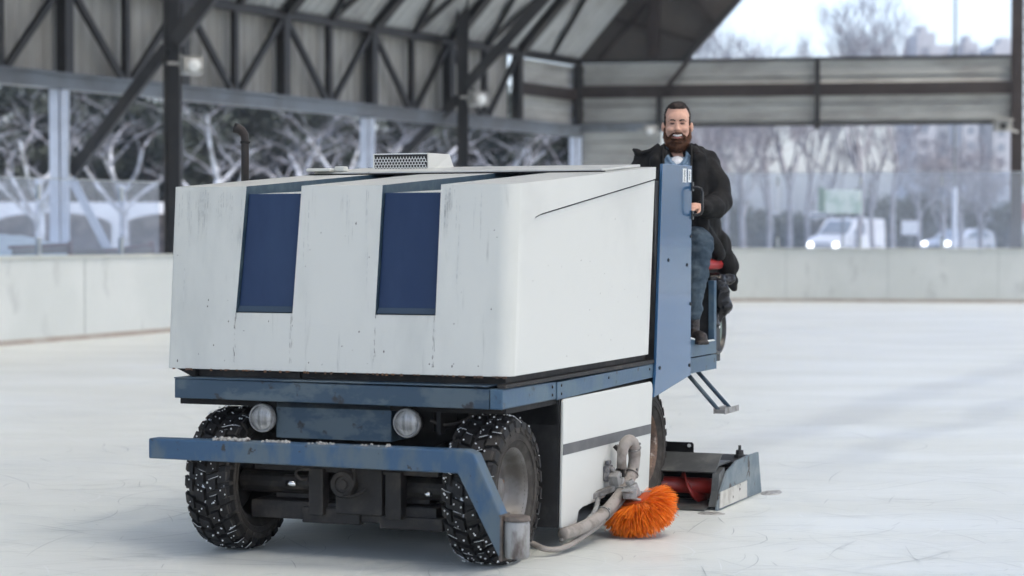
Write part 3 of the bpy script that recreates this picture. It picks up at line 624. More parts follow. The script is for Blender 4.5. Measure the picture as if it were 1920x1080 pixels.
# ================================================================== MACHINE
def mp(name,mb,m,parent=None,**k): return obj(name,mb,m,parent or mac,**k)
ZTOP=lambda v: 1.735+(v+.10)*.0672
def rrect(u0,u1,v0,v1,rr_,rl_,rb=.03,n=8):
    pts=[]
    def arc(cx,cy,r,a0,a1,k):
        for i in range(k+1):
            a=a0+(a1-a0)*i/k; pts.append((cx+r*math.cos(a),cy+r*math.sin(a)))
    arc(u0+rl_,v0+rl_,rl_,math.pi,1.5*math.pi,4); arc(u1-rr_,v0+rr_,rr_,1.5*math.pi,2*math.pi,n)
    arc(u1-rb,v1-rb,rb,0,.5*math.pi,3); arc(u0+rb,v1-rb,rb,.5*math.pi,math.pi,3)
    return pts
bot=rrect(-.885,.885,-.165,1.82,.085,.02); top=rrect(-.885,.885,-.095,1.935,.085,.02)
# the tank leans a little towards its left as photographed
mb=MB(); n_=len(bot); vs=[];lv=6
for i in range(lv+1):
    t=i/lv
    for b,tp_ in zip(bot,top):
        u=b[0]+(tp_[0]-b[0])*t; v=b[1]+(tp_[1]-b[1])*t; vs.append((u,v,.872+(ZTOP(tp_[1])-.872)*t))
fs=[(i*n_+j,i*n_+(j+1)%n_,(i+1)*n_+(j+1)%n_,(i+1)*n_+j) for i in range(lv) for j in range(n_)]+[tuple(range(n_))[::-1],tuple(lv*n_+j for j in range(n_))]
mb.add(vs,fs)
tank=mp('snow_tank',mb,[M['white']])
def slot(ua0,ua1,ub0,ub1,vend):
    # groove in the front (z>1.14) running on over the top and tapering out
    c=MB()
    f0=lambda z:-.165+(z-.872)/.863*.07   # front plane
    d=.035
    vs=[(ub0,f0(1.14)-.05,1.14),(ub1,f0(1.14)-.05,1.14),(ub1,f0(1.14)+d,1.14),(ub0,f0(1.14)+d,1.14),
        (ua0,f0(1.70)-.05,1.722),(ua1,f0(1.70)-.05,1.722),(ua1,f0(1.70)+d,1.722),(ua0,f0(1.70)+d,1.722)]
    c.add(vs,[(0,1,2,3),(4,5,6,7),(0,1,5,4),(1,2,6,5),(2,3,7,6),(3,0,4,7)])
    t=MB().prism([(-.3,1.697),(-.1,1.697),(1.12,1.752),(vend,ZTOP(vend)+.0015),(vend,2.1),(-.3,2.1)],'x',ua0,ua1)
    return c,t
SL_=[(-.492,-.200,-.524,-.224,1.68),(.218,.512,.203,.505,1.74)]
cuts=[]
for s_ in SL_:
    c,t=slot(*s_); cuts+=[(c,M['teal']),(t,M['teal'])]
side=[(.215,1.605),(2.2,1.842),(2.2,.8),(-.12,.8),(-.098,.90),(-.03,1.2),(-.012,1.36),(.0,1.45),(.03,1.52),(.08,1.565),(.14,1.59)]
cuts.append((MB().prism(side,'x',.874,1.0),M['white_lit']))
ln_=[(.215,1.606),(2.2,1.843),(2.2,1.834),(.215,1.597),(.14,1.582),(.08,1.557),(.035,1.513),(.008,1.445),(.0,1.452),(.028,1.521),(.078,1.566),(.138,1.591)]
lid_shade=mat('lid_shadow_line',(.05,.052,.052),.7)  # dark groove colour carries the shadow line under the lid lip
cuts.append((MB().prism(ln_,'x',.862,1.0),lid_shade))
bool_cut(tank,cuts)
me=tank.data; me.polygons.foreach_set('use_smooth',[True]*len(me.polygons)); me.set_sharp_from_angle(angle=R(28))
b=tank.modifiers.new('bevel','BEVEL'); b.width=.004; b.segments=2; b.limit_method='ANGLE'; b.angle_limit=R(30)
me.materials.append(M['white_lit']) if len(me.materials)<3 else None
# white side above the recess line: brighter copy, light put into the colour, on faces pointing right
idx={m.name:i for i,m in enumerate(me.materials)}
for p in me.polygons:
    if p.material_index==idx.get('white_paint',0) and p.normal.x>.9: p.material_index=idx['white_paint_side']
    if p.material_index==idx.get('teal_paint',-1) and p.normal.z>.8 and p.center.y<1.1: p.material_index=idx['white_paint']
for s_ in SL_:
    f0=lambda z:-.165+(z-.872)/.863*.07
    u0,u1,w0,w1,_=s_; q=MB(); e_=.004
    z0,z1=1.146,1.700
    a=[(w0+e_,z0),(w1-e_,z0),(u1-e_,z1),(u0+e_,z1)]
    vs=[(u,f0(z)+.024,z) for u,z in a]+[(u,f0(z)+.034,z) for u,z in a]
    q.add(vs,[(0,1,2,3),(4,5,6,7),(0,1,5,4),(1,2,6,5),(2,3,7,6),(3,0,4,7)]); mp('navy_panel',q,M['navy'])
    z0,z1=1.146,1.172; a=[(w0+e_,z0),(w1-e_,z0),(w1-e_,z1),(w0+e_,z1)]
    q=MB().add([(u,f0(z)+.004,z) for u,z in a[:2]]+[(u,f0(z)+.0235,z) for u,z in a[2:]]+[(u,f0(z)+.0236,z) for u,z in a[:2]],[(0,1,2,3),(0,1,5,4),(4,5,2,3)])
    mp('panel_sill',q,mat('navy_sill',(.022,.045,.075),.5))
# top lid
L0=lambda v,h: ZTOP(v)+h
lid=MB().add([(-.84,1.28,L0(1.28,.002)),(.80,1.28,L0(1.28,.002)),(.80,1.9,L0(1.9,.002)),(-.84,1.9,L0(1.9,.002)),(-.84,1.28,L0(1.28,.016)),(.80,1.28,L0(1.28,.016)),(.80,1.9,L0(1.9,.016)),(-.84,1.9,L0(1.9,.016))],[(0,1,2,3),(4,5,6,7),(0,1,5,4),(1,2,6,5),(2,3,7,6),(3,0,4,7)])
mp('tank_lid',lid,M['white'],bevel=.004)
mp('lid_seal',MB().add([(-.86,1.262,L0(1.262,.001)),(.82,1.262,L0(1.262,.001)),(.82,1.279,L0(1.279,.001)),(-.86,1.279,L0(1.279,.001)),(-.86,1.262,L0(1.262,.007)),(.82,1.262,L0(1.262,.007)),(.82,1.279,L0(1.279,.007)),(-.86,1.279,L0(1.279,.007))],[(0,1,2,3),(4,5,6,7),(0,1,5,4),(1,2,6,5),(2,3,7,6),(3,0,4,7)]),M['dark'])
mp('hinge',MB().box(-.86,-.72,1.22,1.35,L0(1.3,.017),L0(1.3,.034)).box(-.72,-.66,1.28,1.33,L0(1.3,.017),L0(1.3,.045)),M['white'],bevel=.006)
# rusty lower lip of the tank
rnd=random.Random(4); q=MB()
for i in range(60): 
    u=rnd.uniform(-.86,.86); s_=rnd.uniform(.004,.012); q.box(u,u+s_,-.168,-.16,.868-rnd.uniform(0,.006),.874)
mp('rust_lip',q,M['rust'])['kind']='stuff'
# paint chips and scratches on tank front
q=MB()
for i in range(46):
    u=rnd.uniform(-.87,.80); z=.9+(rnd.random()**2.2)*.75; 
    if any((a[0]-.02<u<a[1]+.02) for a in SL_) and z>1.11: continue
    s_=rnd.uniform(.0015,.0055); v=-.165+(z-.872)/.863*.07-.0006; k=rnd.uniform(.3,2.2)
    q.add([(u,v,z),(u+s_,v,z+s_*.5*k),(u+s_*.6,v,z+s_*1.6*k),(u-s_*.4,v,z+s_*k)],[(0,1,2,3)])
for u in (-.525,-.228,.203,.50):   # grime runs below the slots
    for j in range(16):
        z=rnd.uniform(.9,1.13); v=-.165+(z-.872)/.863*.07-.0007; uu=u+rnd.gauss(0,.004); h=rnd.uniform(.004,.03); w_=rnd.uniform(.0008,.002)
        q.add([(uu,v,z),(uu+w_,v,z),(uu+w_*.7,v,z+h),(uu,v,z+h)],[(0,1,2,3)])
q.add([(.335,-.1475,1.075),(.343,-.1475,1.082),(.352,-.1465,1.098),(.340,-.1465,1.094)],[(0,1,2,3)])
mp('paint_chips',q,mat('chip_dark',(.07,.06,.055),.8),fixn=False)['kind']='stuff'
rnd=random.Random(31); q=MB()
for cu,n_s in ((-.80,5),(-.73,14),(-.70,10),(-.62,8),(-.575,6),(-.50,5),(-.15,5),(.05,4),(.15,4),(.545,12),(.56,9),(.60,4),(.70,4),(-.83,5)):
    for i in range(n_s):
        uu=cu+rnd.gauss(0,.012); zt=1.72-rnd.random()**2*(.10 if n_s>7 else .5); h=rnd.uniform(.02,.20)*(1 if n_s>7 else 1.6); w_=rnd.uniform(.0005,.0015); P=[]
        f0_=lambda z:-.165+(z-.872)/.863*.07-.0008
        if any((a[0]-.02<uu<a[1]+.02) for a in SL_): continue
        vs=[(uu-w_,f0_(zt),zt),(uu+w_,f0_(zt),zt),(uu+w_*.6+.001,f0_(zt-h*.6),zt-h*.6),(uu,f0_(zt-h),zt-h)]
        q.add(vs,[(0,1,2,3)])
mp('grime_streaks',q,mat('grime_grey',(.36,.375,.365),.6,0,(.55,.57,.55),40,.4,.6),fixn=False)['kind']='stuff'
# side seam scratch + few chips on side
q=MB()
for i in range(26):
    v=rnd.uniform(.1,1.8); z=rnd.uniform(.9,1.6); s_=rnd.uniform(.002,.005); x=.8748
    q.add([(x,v,z),(x,v+s_,z),(x,v+s_,z+s_*1.5),(x,v,z+s_)],[(0,1,2,3)])
mp('side_chips',q,bpy.data.materials['chip_dark'],fixn=False)['kind']='stuff'
# roof vent + exhaust
ZV=1.885
ve=MB().prism([(1.72,ZV-.02),(1.72,1.972),(1.86,1.972),(2.06,ZV-.02)],'x',-.455,-.45); 
vent=mp('roof_vent',MB().add([(-.755,1.73,ZV-.05),(-.425,1.73,ZV-.05),(-.425,1.73,1.958),(-.755,1.73,1.958),(-.755,1.93,ZV-.05),(-.335,1.92,ZV-.05),(-.37,1.90,1.955),(-.74,1.90,1.955)],[(0,1,2,3),(4,5,6,7),(0,1,5,4),(1,2,6,5),(2,3,7,6),(3,0,4,7)]),M['white_lit'],bevel=.004)
q=MB().box(-.75,-.43,1.722,1.729,ZV-.03,1.953)
vent.location=(.055,0,0)
g1=mp('vent_backing',q,mat('vent_gap',(.03,.03,.03),.8),vent)
q=MB(); pitch=.0185
for j in range(5):
    for i in range(18):
        u=-.747+i*pitch*.96+(pitch*.48 if j%2 else 0); z=ZV-.02+j*pitch*.86
        for k in range(3):
            a=R(90+k*120); q.beam((u,1.719,z),(u+math.cos(a)*pitch*.5,1.719,z+math.sin(a)*pitch*.5),.0036,.003,upv=(0,1,0))
q.box(-.752,-.428,1.715,1.722,1.951,1.957).box(-.754,-.748,1.715,1.722,ZV-.03,1.957)
mp('vent_grille',q,M['grate'],vent)
ex=mp('exhaust_pipe',MB().tube([(-.94,.70,1.3),(-.94,.70,1.99),(-.942,.70,2.02),(-.955,.69,2.042),(-.972,.682,2.054),(-.988,.677,2.058)],[.0205,.0205,.022,.0245,.0265,.0275],16,False),mat('rusty_black_exhaust',(.006,.005,.0045),.6,0,(.016,.010,.008),9,.4,.7),smooth=True)
ex.modifiers.new('s','SOLIDIFY').thickness=.002
mp('clamp_ring',MB().lathe([(.0215,1.975),(.025,1.978),(.025,1.988),(.0215,1.991)],(-.94,.70,0),'z',16).ball((-.915,.70,1.983),.005,8),M['dark'],ex)
# sub-frame between tank and chassis
mp('tank_mount',MB().box(-.80,.83,-.10,1.9,.823,.869).box(-.78,-.2,-.115,-.105,.83,.868),M['dark2'])
mp('tank_mount',MB().prism([(-.84,.871),(-.74,.871),(-.74,.826)],'y',-.15,.2),M['dark'])
# chassis beams
mp('front_beam',MB().prism([(-.815,.735),(.797,.728),(.797,.818),(-.815,.826)],'y',-.215,-.12).box(-.817,.79,-.22,-.05,.827,.833),M['blue_dark'],bevel=.005)
mp('side_beam',MB().prism([(-.215,.728),(.46,.728),(.46,.812),(-.215,.818)],'x',.80,.862),M['blue'],bevel=.006)
mp('side_beam',MB().prism([(.465,.724),(1.935,.742),(1.935,.815),(.465,.808)],'x',.80,.866),M['blue'],bevel=.003)
mp('side_beam',MB().box(-.862,-.80,-.118,1.94,.73,.82),M['blue'],bevel=.004)
mp('beam_lip',MB().prism([(-.20,.822),(1.97,.818),(1.97,.838),(-.20,.838)],'x',.832,.872),M['dark2'])
q=MB()
for v,z in ((.40,.79),(.40,.752),(.52,.79),(.52,.75),(1.86,.79),(1.2,.785)): q.lathe([(0,.870),(.006,.869),(.008,.866)],(0,v,z),'x',8)
mp('bolt',q,M['dark'])
# chassis dark core
mp('chassis',MB().box(-.50,.50,.25,2.9,.30,.727).box(-.80,-.50,.45,1.75,.2,.727).box(-.44,.44,-.02,.25,.60,.727).box(-.84,.84,-.12,1.94,.700,.7275),M['dark'])
mp('axle_beam',MB().box(-.48,.48,-.08,.10,.17,.255).tube([(-.56,0,.335),(.56,0,.335)],.055,14).box(-.38,.42,-.02,.1,.26,.30).box(.20,.52,-.10,.0,.150,.21).box(-.2,.1,-.10,-.05,.16,.235),M['dark2'],bevel=.006)
mp('steering_link',MB().box(-.15,-.075,-.13,-.06,.20,.42).box(.245,.325,-.13,-.06,.20,.42).box(-.02,.22,-.11,-.06,.21,.43).box(-.45,.5,-.10,-.03,.40,.455),M['dark2'],bevel=.005)
mp('pulley',MB().lathe([(0,-.15),(.022,-.15),(.024,-.142),(.036,-.142),(.040,-.15),(.058,-.15),(.064,-.14),(.064,-.112)],(.035,0,.352),'y',28),M['dark2'],auto=40)
mp('hydraulic_rod',MB().tube([(-.30,-.075,.345),(-.16,-.075,.345)],.035,12),M['dark2']); mp('hydraulic_rod',MB().tube([(-.262,-.135,.345),(-.212,-.135,.345)],.013,12),M['chrome'],smooth=True)
mp('hydraulic_rod',MB().tube([(.445,-.125,.325),(.475,-.125,.325)],.012,12),M['chrome'],smooth=True)
mp('cable',MB().tube([Vector(p) for p in spline([(-.08,-.14,.44),(-.16,-.16,.43),(-.195,-.17,.40),(-.17,-.17,.37),(-.15,-.15,.37)],5)],.007,6),M['dark2'],smooth=True)
mp('cable',MB().tube([Vector(p) for p in spline([(.08,-.14,.44),(.11,-.17,.40),(.10,-.175,.34),(.05,-.175,.30),(.12,-.17,.31),(.16,-.15,.34)],5)],.0065,6),M['dark2'],smooth=True)
mp('cable',MB().tube([Vector(p) for p in spline([(.46,-.10,.66),(.52,-.08,.64),(.60,-.02,.66),(.70,0,.72)],5)],.008,6),M['dark2'],smooth=True)
mp('wheel_arch',MB().prism([(-.10,.727),(.52,.727),(.52,.60),(.50,.11),(.515,.11),(.535,.727),(.535,.729),(-.10,.729)],'x',.50,.855),M['black'])
mp('wheel_arch',MB().prism([(-.12,.6),(-.08,.6),(.05,.70),(.3,.72),(.3,.729),(-.12,.729)],'x',.50,.52),M['dark'])
# centre box & headlights
mp('centre_box',MB().box(-.325,.272,-.12,.08,.555,.733),M['blue_dark'],bevel=.005)
for u,z in ((-.381,.648),(.365,.648)):
    h=empty('headlight',(u,-.14,z),0,mac); h.scale=(.93,.93,.93)
    obj('lamp_shell',MB().lathe([(.0,.09),(.03,.085),(.055,.06),(.068,.02),(.072,0),(.072,-.014),(.064,-.018)],(0,0,0),'y',32).tube([(0,.04,.07),(0,.05,.1)],.012,8).tube([(-.012,.0,.07),(.012,.0,.07)],.012,8),M['dark2'],h,auto=50)
    lm=mat('headlamp_lens',(.20,.20,.19),.25,0,(.42,.42,.40),30,.35,.65,1,(1.0,1,.05),.0,40,.9,coat=.7) if 'headlamp_lens' not in bpy.data.materials else bpy.data.materials['headlamp_lens']
    q=MB().lathe([(0,-.034),(.02,-.033),(.04,-.028),(.055,-.021),(.0635,-.014),(.0635,-.006)],(0,0,0),'y',32); obj('lens',q,lm,h,smooth=True)
    q=MB()
    for i in range(-5,6):
        x=i*.0105; y=-.034+(x/.0635)**2*.016; zz=math.sqrt(max(0,.056**2-x*x))*.92
        q.tube([(x,-.018,-zz),(x,y-.001,-zz*.5),(x,y-.003,0),(x,y-.001,zz*.5),(x,-.018,zz)],.0016,5)
    obj('lens_ribs',q,lm,h,smooth=True)
    obj('lamp_rim',MB().lathe([(.062,-.012),(.064,-.022),(.070,-.022),(.0735,-.012),(.0735,.0)],(0,0,0),'y',32),M['hosegrey'],h,smooth=True)
# bumper
bp=[(-.825,.468),(-.825,.562),(.79,.566),(.825,.555),(.965,.275),(.965,.100),(.930,.105),(.745,.462)]
bpf=[(-.825,.468),(-.825,.562),(.775,.565),(.815,.55),(.948,.277),(.945,.097),(.932,.105),(.738,.462)]
q=MB().prism(bpf,'y',-.435,-.345); mp('bumper',q,M['bumper'],bevel=.008)
q=MB().tube([(-.62,-.36,.50),(-.62,-.05,.50),(-.62,.2,.52)],.03,8).tube([(.45,-.36,.50),(.45,-.05,.50),(.45,.2,.52)],.03,8); mp('bumper_arm',q,M['dark2'])
# guide roller
rl_=empty('guide_roller',(1.0,-.385,.10),0,mac)
obj('roller_body',MB().lathe([(0,.0),(.048,.0),(.055,.008),(.056,.05),(.056,.145),(.052,.160),(0,.160)],(0,0,0),'z',28),M['roller'],rl_,auto=40)
M['bracket']=mat('grimy_bracket',(.07,.06,.052),.65,0,(.15,.12,.10),12,.42,.66)
obj('roller_bracket',MB().box(-.066,-.052,-.05,.05,-.012,.19).lathe([(.0,.162),(.057,.162),(.060,.167),(.055,.182),(.03,.188),(0,.19)],(0,0,0),'z',24).box(-.06,.0,-.012,.03,.165,.182),M['bracket'],rl_,auto=40)
# slush on bumper
rnd=random.Random(9); q=MB()
for i in range(330):
    u=-.50+abs(rnd.gauss(0,.38)) if rnd.random()<.85 else rnd.uniform(-.5,.4)
    if u>.42 or noise.noise(Vector((u*9,0,0)))<-.12: continue
    s_=rnd.uniform(.002,.010)*(1.35 if u<-.30 else .9); q.ball((u,rnd.uniform(-.42,-.36),.563+s_*.4),(s_,s_,s_*.8),6)
sl=mp('slush',q,M['slush'],smooth=True); sl.parent=None; sl.location=mac.location; sl.rotation_euler=mac.rotation_euler
tag(sl,'grey slush lumps lying along the top of the blue bumper','slush',kind='stuff')
# ---- wheels
def wheel(u,v,r,wd,out,parent,rimmat,studs,seed,lugdepth=.022,nl=26,turn=0):
    e=empty('wheel',(u,v,r),turn,parent); s=1 if out>0 else -1; hw=wd/2; rc=r-lugdepth
    prof=[(.185,-hw*.72),(.20,-hw*.86),(.235,-hw*.985),(.275,-hw*1.0),(rc-.018,-hw*.93),(rc,-hw*.80),(rc+.002,0),(rc,hw*.80),(rc-.018,hw*.93),(.275,hw*1.0),(.235,hw*.985),(.20,hw*.86),(.185,hw*.72)]
    k=len(prof); t=MB().lathe(prof,(0,0,0),'x',72,close=True)
    t.m=[ (1 if 4<= (i%k) <=7 else 0) for i in range(len(t.f))]
    rnd=random.Random(seed)
    # tread blocks
    def block(a,x,la,lx,skew,h=lugdepth,r0=None,mi=2):
        rr2=(rc if r0 is None else r0); vs=[]
        for hh,sc_ in ((-.004,1.0),(h,.84)):
            for sx,sa in ((-1,-1),(1,-1),(1,1),(-1,1)):
                xx=x+sx*lx/2*sc_; aa=a+(sa*la/2*sc_+sx*skew)/r; rad=rr2+hh
                if abs(xx)>hw*.80 : rad-= (abs(xx)-hw*.8)*.9
                vs.append((xx,rad*math.cos(aa),rad*math.sin(aa)))
        t.add(vs,[(0,1,2,3),(4,7,6,5),(0,4,5,1),(1,5,6,2),(2,6,7,3),(3,7,4,0)],mi)
    st=MB()
    if studs:
        rows=[-hw*.80,-hw*.28,hw*.28,hw*.80]
        for j,x in enumerate(rows):
            for i in range(nl):
                a=2*math.pi*(i+(.5 if j%2 else 0))/nl+rnd.uniform(-.01,.01); la=2*math.pi*r/nl*.74; lx=wd*.245 if 0<j<3 else wd*.26
                block(a,x,la,lx,(.010 if j<2 else -.010))
                for q_ in range(rnd.choice((1,1,2,2,3))):
                    xx=x+rnd.uniform(-.35,.35)*lx; aa=a+rnd.uniform(-.3,.3)*la/r; rad=r+.001-max(0,abs(xx)-hw*.8)*.9
                    s_=rnd.uniform(.0028,.0056); st.ball((xx,rad*math.cos(aa),rad*math.sin(aa)),(s_,s_,s_),6)
        sw2=MB()
        for j,x in enumerate(rows):
            for i in range(nl):
                if rnd.random()<.62: continue
                a=2*math.pi*(i+(.5 if j%2 else 0))/nl; la=2*math.pi*r/nl*.74; lx=wd*.25; P=[]
                sg=rnd.choice((-1,1)); n3=rnd.randint(2,4); xs0=rnd.uniform(-.5,-.1)
                for q_ in range(n3):
                    f=xs0+(q_/(n3-1))*rnd.uniform(.5,1.0); xx=x+f*lx; aa=a+(sg*la*.47+f*.02*(1 if j<2 else -1))/r+rnd.uniform(-.006,.006); rad=r-.0015-max(0,abs(xx)-hw*.8)*.9
                    P.append((xx,rad*math.cos(aa),rad*math.sin(aa)))
                sw2.tube(P,[rnd.uniform(.0005,.0017) for _ in P],5)
        tag(obj('packed_snow',sw2,M['frost'],e,fixn=False),kind='stuff')
        # shoulder lugs down the sidewall
        for sd_ in (-1,1):
            for i in range(nl):
                a=2*math.pi*(i+(.0 if sd_<0 else .5))/nl; la=2*math.pi*r/nl*.62; vs=[]
                for hh in (0,1):
                    for rad,xo in ((rc-.052,.995),(rc-.002,.86)):
                        for sa in (-1,1): 
                            aa=a+sa*la/2/r*(.86 if hh else 1); vs.append((sd_*(hw*xo+ (hh*.008)),(rad+(.010 if rad>rc-.01 else 0))*math.cos(aa),(rad+(.010 if rad>rc-.01 else 0))*math.sin(aa)))
                t.add(vs,[(0,1,3,2),(4,6,7,5),(0,4,5,1),(2,3,7,6),(0,2,6,4),(1,5,7,3)],3)
    else:
        for sd_ in (-1,1):
            for i in range(nl):
                a=2*math.pi*(i+(.0 if sd_<0 else .5))/nl; block(a,sd_*hw*.50,2*math.pi*r/nl*.5,wd*.5,sd_*.03,lugdepth,mi=3)
    # sidewall rings
    for sd_ in (-1,1):
        for rad in (.232,.262): t.lathe([(rad-.003,sd_*hw*.985),(rad,sd_*(hw+.002)),(rad+.003,sd_*hw*.985)],(0,0,0),'x',60,mi=0)
    obj('tyre',t,[M['rubber_side'],M['carcass'],M['rubber'],M['rubber_side']],e,fixn=False,auto=35)
    if studs: tag(obj('stud',st,M['stud'],e,fixn=False),kind='stuff')
    # rim: deep dish seen from outside
    o_=s
    rp=[(.19,-o_*hw*.70),(.205,-o_*hw*.78),(.205,-o_*hw*.70),(.178,-o_*hw*.60),(.172,o_*hw*.10),(.180,o_*hw*.55),(.186,o_*hw*.66),(.200,o_*hw*.74),(.207,o_*hw*.82),(.203,o_*hw*.86),(.192,o_*hw*.80),(.180,o_*hw*.66),(.168,o_*hw*.50),(.160,o_*hw*.14),(.145,o_*hw*.02),(.10,-o_*hw*.02),(.07,o_*hw*.06),(.055,o_*hw*.10),(.052,o_*hw*.30),(.03,o_*hw*.34),(0,o_*hw*.34)]
    q=MB().lathe(rp,(0,0,0),'x',56); obj('rim',q,rimmat,e,auto=50)
    q=MB()
    for i in range(6):
        a=2*math.pi*i/6+.3; q.lathe([(0,o_*hw*.16),(.010,o_*hw*.16),(.011,o_*hw*.02)],(0,.088*math.cos(a),.088*math.sin(a)),'x',6)
    obj('wheel_nut',q,M['rust'],e)
    return e
wheel(.715,.03,.341,.232,1,mac,M['rim'],True,1)
wheel(-.605,.04,.341,.232,-1,mac,M['dark2'],True,2)
wheel(.66,2.10,.345,.265,1,mac,M['rust_rim'],False,3,.024,30)
wheel(-.66,2.10,.345,.265,-1,mac,M['rust_rim'],False,4,.024,30)
# ---- right lower side panel
pp=[(.545,.727),(.53,.715),(.505,.115),(.53,.098),(.705,.095),(.725,.13),(.742,.168),(.80,.180),(1.12,.190),(1.17,.215),(1.24,.26),(1.29,.315),(1.34,.33),(1.40,.31),(1.45,.26),(1.50,.17),(1.56,.128),(1.80,.13),(1.825,.15),(1.88,.60),(1.895,.69),(1.885,.715),(1.865,.727)]
pp=[(a,b-.004) for a,b in pp]
mp('side_panel',MB().prism(pp,'x',.858,.874),M['white_lit'],bevel=.005)
mp('panel_stripe',MB().add([(.8765,.519,.456),(.8765,1.853,.447),(.8765,1.858,.497),(.8765,.523,.508),(.8745,.519,.456),(.8745,1.853,.447),(.8745,1.858,.497),(.8745,.523,.508)],[(0,1,2,3),(4,5,6,7),(0,1,5,4),(1,2,6,5),(2,3,7,6),(3,0,4,7)]),M['grey_stripe'])
mp('side_compartment',MB().box(.50,.845,.52,1.74,.20,.70).prism([(.52,.19),(.52,.125),(.70,.12),(.735,.18)],'x',.60,.85),M['black'])
mp('side_panel',MB().prism(pp,'x',-.874,-.858),M['white_lit'],bevel=.005)
# ---- blue cab plate
cp_=[(1.885,.637),(1.915,.765),(2.027,1.892),(2.562,1.897),(2.545,.717)]
mp('cab_plate',MB().prism(cp_,'x',.868,.884),M['blue_plate'],bevel=.002)
mp('cab_plate',MB().prism(cp_,'x',-.884,-.868),M['blue_plate'],bevel=.002)
q=MB()
for v,z in ((2.52,.775),(2.535,1.12),(2.54,1.50),(1.98,.79),(2.13,1.37),(2.47,1.34)): q.lathe([(0,.890),(.008,.889),(.011,.884)],(0,v,z),'x',10)
mp('bolt',q,M['dark'])
mp('cab_body',MB().box(-.86,.862,2.03,2.30,.75,1.86).box(-.862,.866,1.945,2.03,.70,1.80).box(-.6,.5,2.3,2.42,1.6,1.84),M['black'])
def sticker(v0,v1,z0,z1,n):
    st=mp('sticker',MB().box(.8845,.8855,v0,v1,z0,z1),mat('sticker_white',(.70,.73,.72),.5) if 'sticker_white' not in bpy.data.materials else bpy.data.materials['sticker_white'])
    q=MB(); rnd=random.Random(n)
    z=z1-.008
    while z>z0+.01:
        h=rnd.uniform(.003,.007); q.box(.8856,.8862,v0+(v1-v0)*rnd.uniform(.25,.4),v0+(v1-v0)*rnd.uniform(.55,.75),z-h,z); z-=h+rnd.uniform(.0015,.004)
    obj('print',q,M['blackpl'],mac).parent=st
sticker(2.387,2.455,1.800,1.878,1); sticker(2.487,2.542,1.803,1.875,2)
# grab handle on the rear edge
hd=mp('grab_handle',MB().tube([Vector(p) for p in [(.886,2.56,1.775),(.915,2.565,1.775),(.935,2.57,1.768),(.943,2.572,1.75),(.943,2.572,1.645),(.935,2.57,1.628),(.915,2.565,1.62),(.886,2.56,1.62)]],.0085,10).box(.880,.893,2.545,2.575,1.755,1.805).box(.880,.893,2.545,2.575,1.595,1.645),M['blackpl'],auto=45)
# ---- driver's platform
mp('platform_side',MB().box(.845,.862,2.548,3.135,.720,.806),M['blue'],bevel=.002)
mp('platform_side',MB().prism([(2.548,.812),(3.13,.812),(3.13,.885),(2.85,.885),(2.70,.905),(2.548,.925)],'x',.848,.862),M['blue'],bevel=.002)
mp('platform_edge',MB().tube([(.857,2.55,.932),(.857,2.70,.912),(.857,2.86,.890),(.857,3.10,.889)],.006,6),M['grate'])
mp('platform_floor',MB().box(-.84,.843,2.43,3.135,.85,.878).box(-.84,.843,2.43,3.13,.722,.735).box(-.84,.84,3.10,3.134,.735,.85),M['dark2'])
mp('platform_side',MB().box(-.862,-.845,2.548,3.135,.720,.885),M['blue'],bevel=.002)
mp('corner_post',MB().box(.825,.862,3.085,3.132,.887,1.24),M['blue'],bevel=.003)
mp('rear_bulkhead',MB().box(-.84,.822,3.10,3.13,.880,1.235).box(.0,.80,3.132,3.42,.75,1.26),M['black'])
# seat
mp('seat_base',MB().box(.40,.80,3.0,3.40,1.262,1.30),M['dark']); mp('seat_cushion',MB().box(.36,.84,2.98,3.43,1.302,1.365),mat('red_vinyl',(.36,.022,.02),.4),bevel=.03); 
# round black rimmed disc
q=mp('round_cover',MB().lathe([(0,.79),(.125,.79),(.13,.80),(.138,.812),(.150,.812),(.158,.80),(.158,.77),(.150,.755),(0,.755)],(0,3.365,.945),'x',40),M['blackpl'],auto=35)
obj('cover_face',MB().lathe([(0,.7935),(.118,.7935),(.124,.7905)],(0,3.365,.945),'x',32),mat('grey_green_face',(.16,.22,.19),.5),mac).parent=q
obj('cover_bolt',MB().lathe([(0,.802),(.011,.801),(.013,.795)],(0,3.41,.955),'x',12),M['grate'],mac).parent=q
# folding step
stp=empty('side_step',(0,0,0),0,mac)
obj('step_bar',MB().tube([(.80,2.72,.725),(.985,2.76,.505)],.013,8),M['blue_dark'],stp,smooth=True); obj('step_bar',MB().tube([(.80,2.93,.722),(.985,2.99,.500)],.013,8),M['blue_dark'],stp,smooth=True)
obj('step_tread',MB().box(.965,1.03,2.735,3.015,.488,.510).box(.962,.968,2.73,3.02,.485,.520).box(1.027,1.033,2.73,3.02,.485,.520),M['hosegrey'],stp,bevel=.003)
# steering wheel in front of the driver (mostly hidden)
sw_=mp('steering_wheel',MB().lathe([(.17+.012*math.cos(a),.012*math.sin(a)) for a in [i*math.pi/4 for i in range(8)]],(0,0,0),'z',32,close=True).beam((-.16,0,0),(.16,0,0),.02,.012).beam((0,0,-.3),(0,0,0),.03,.03),M['blackpl'],auto=40)
sw_.location=(.46,2.72,1.62); sw_.rotation_euler=(R(25),0,0)
obj('spinner_knob',MB().ball((.16,-.02,.03),.022,10),M['blackpl'],sw_,smooth=True)
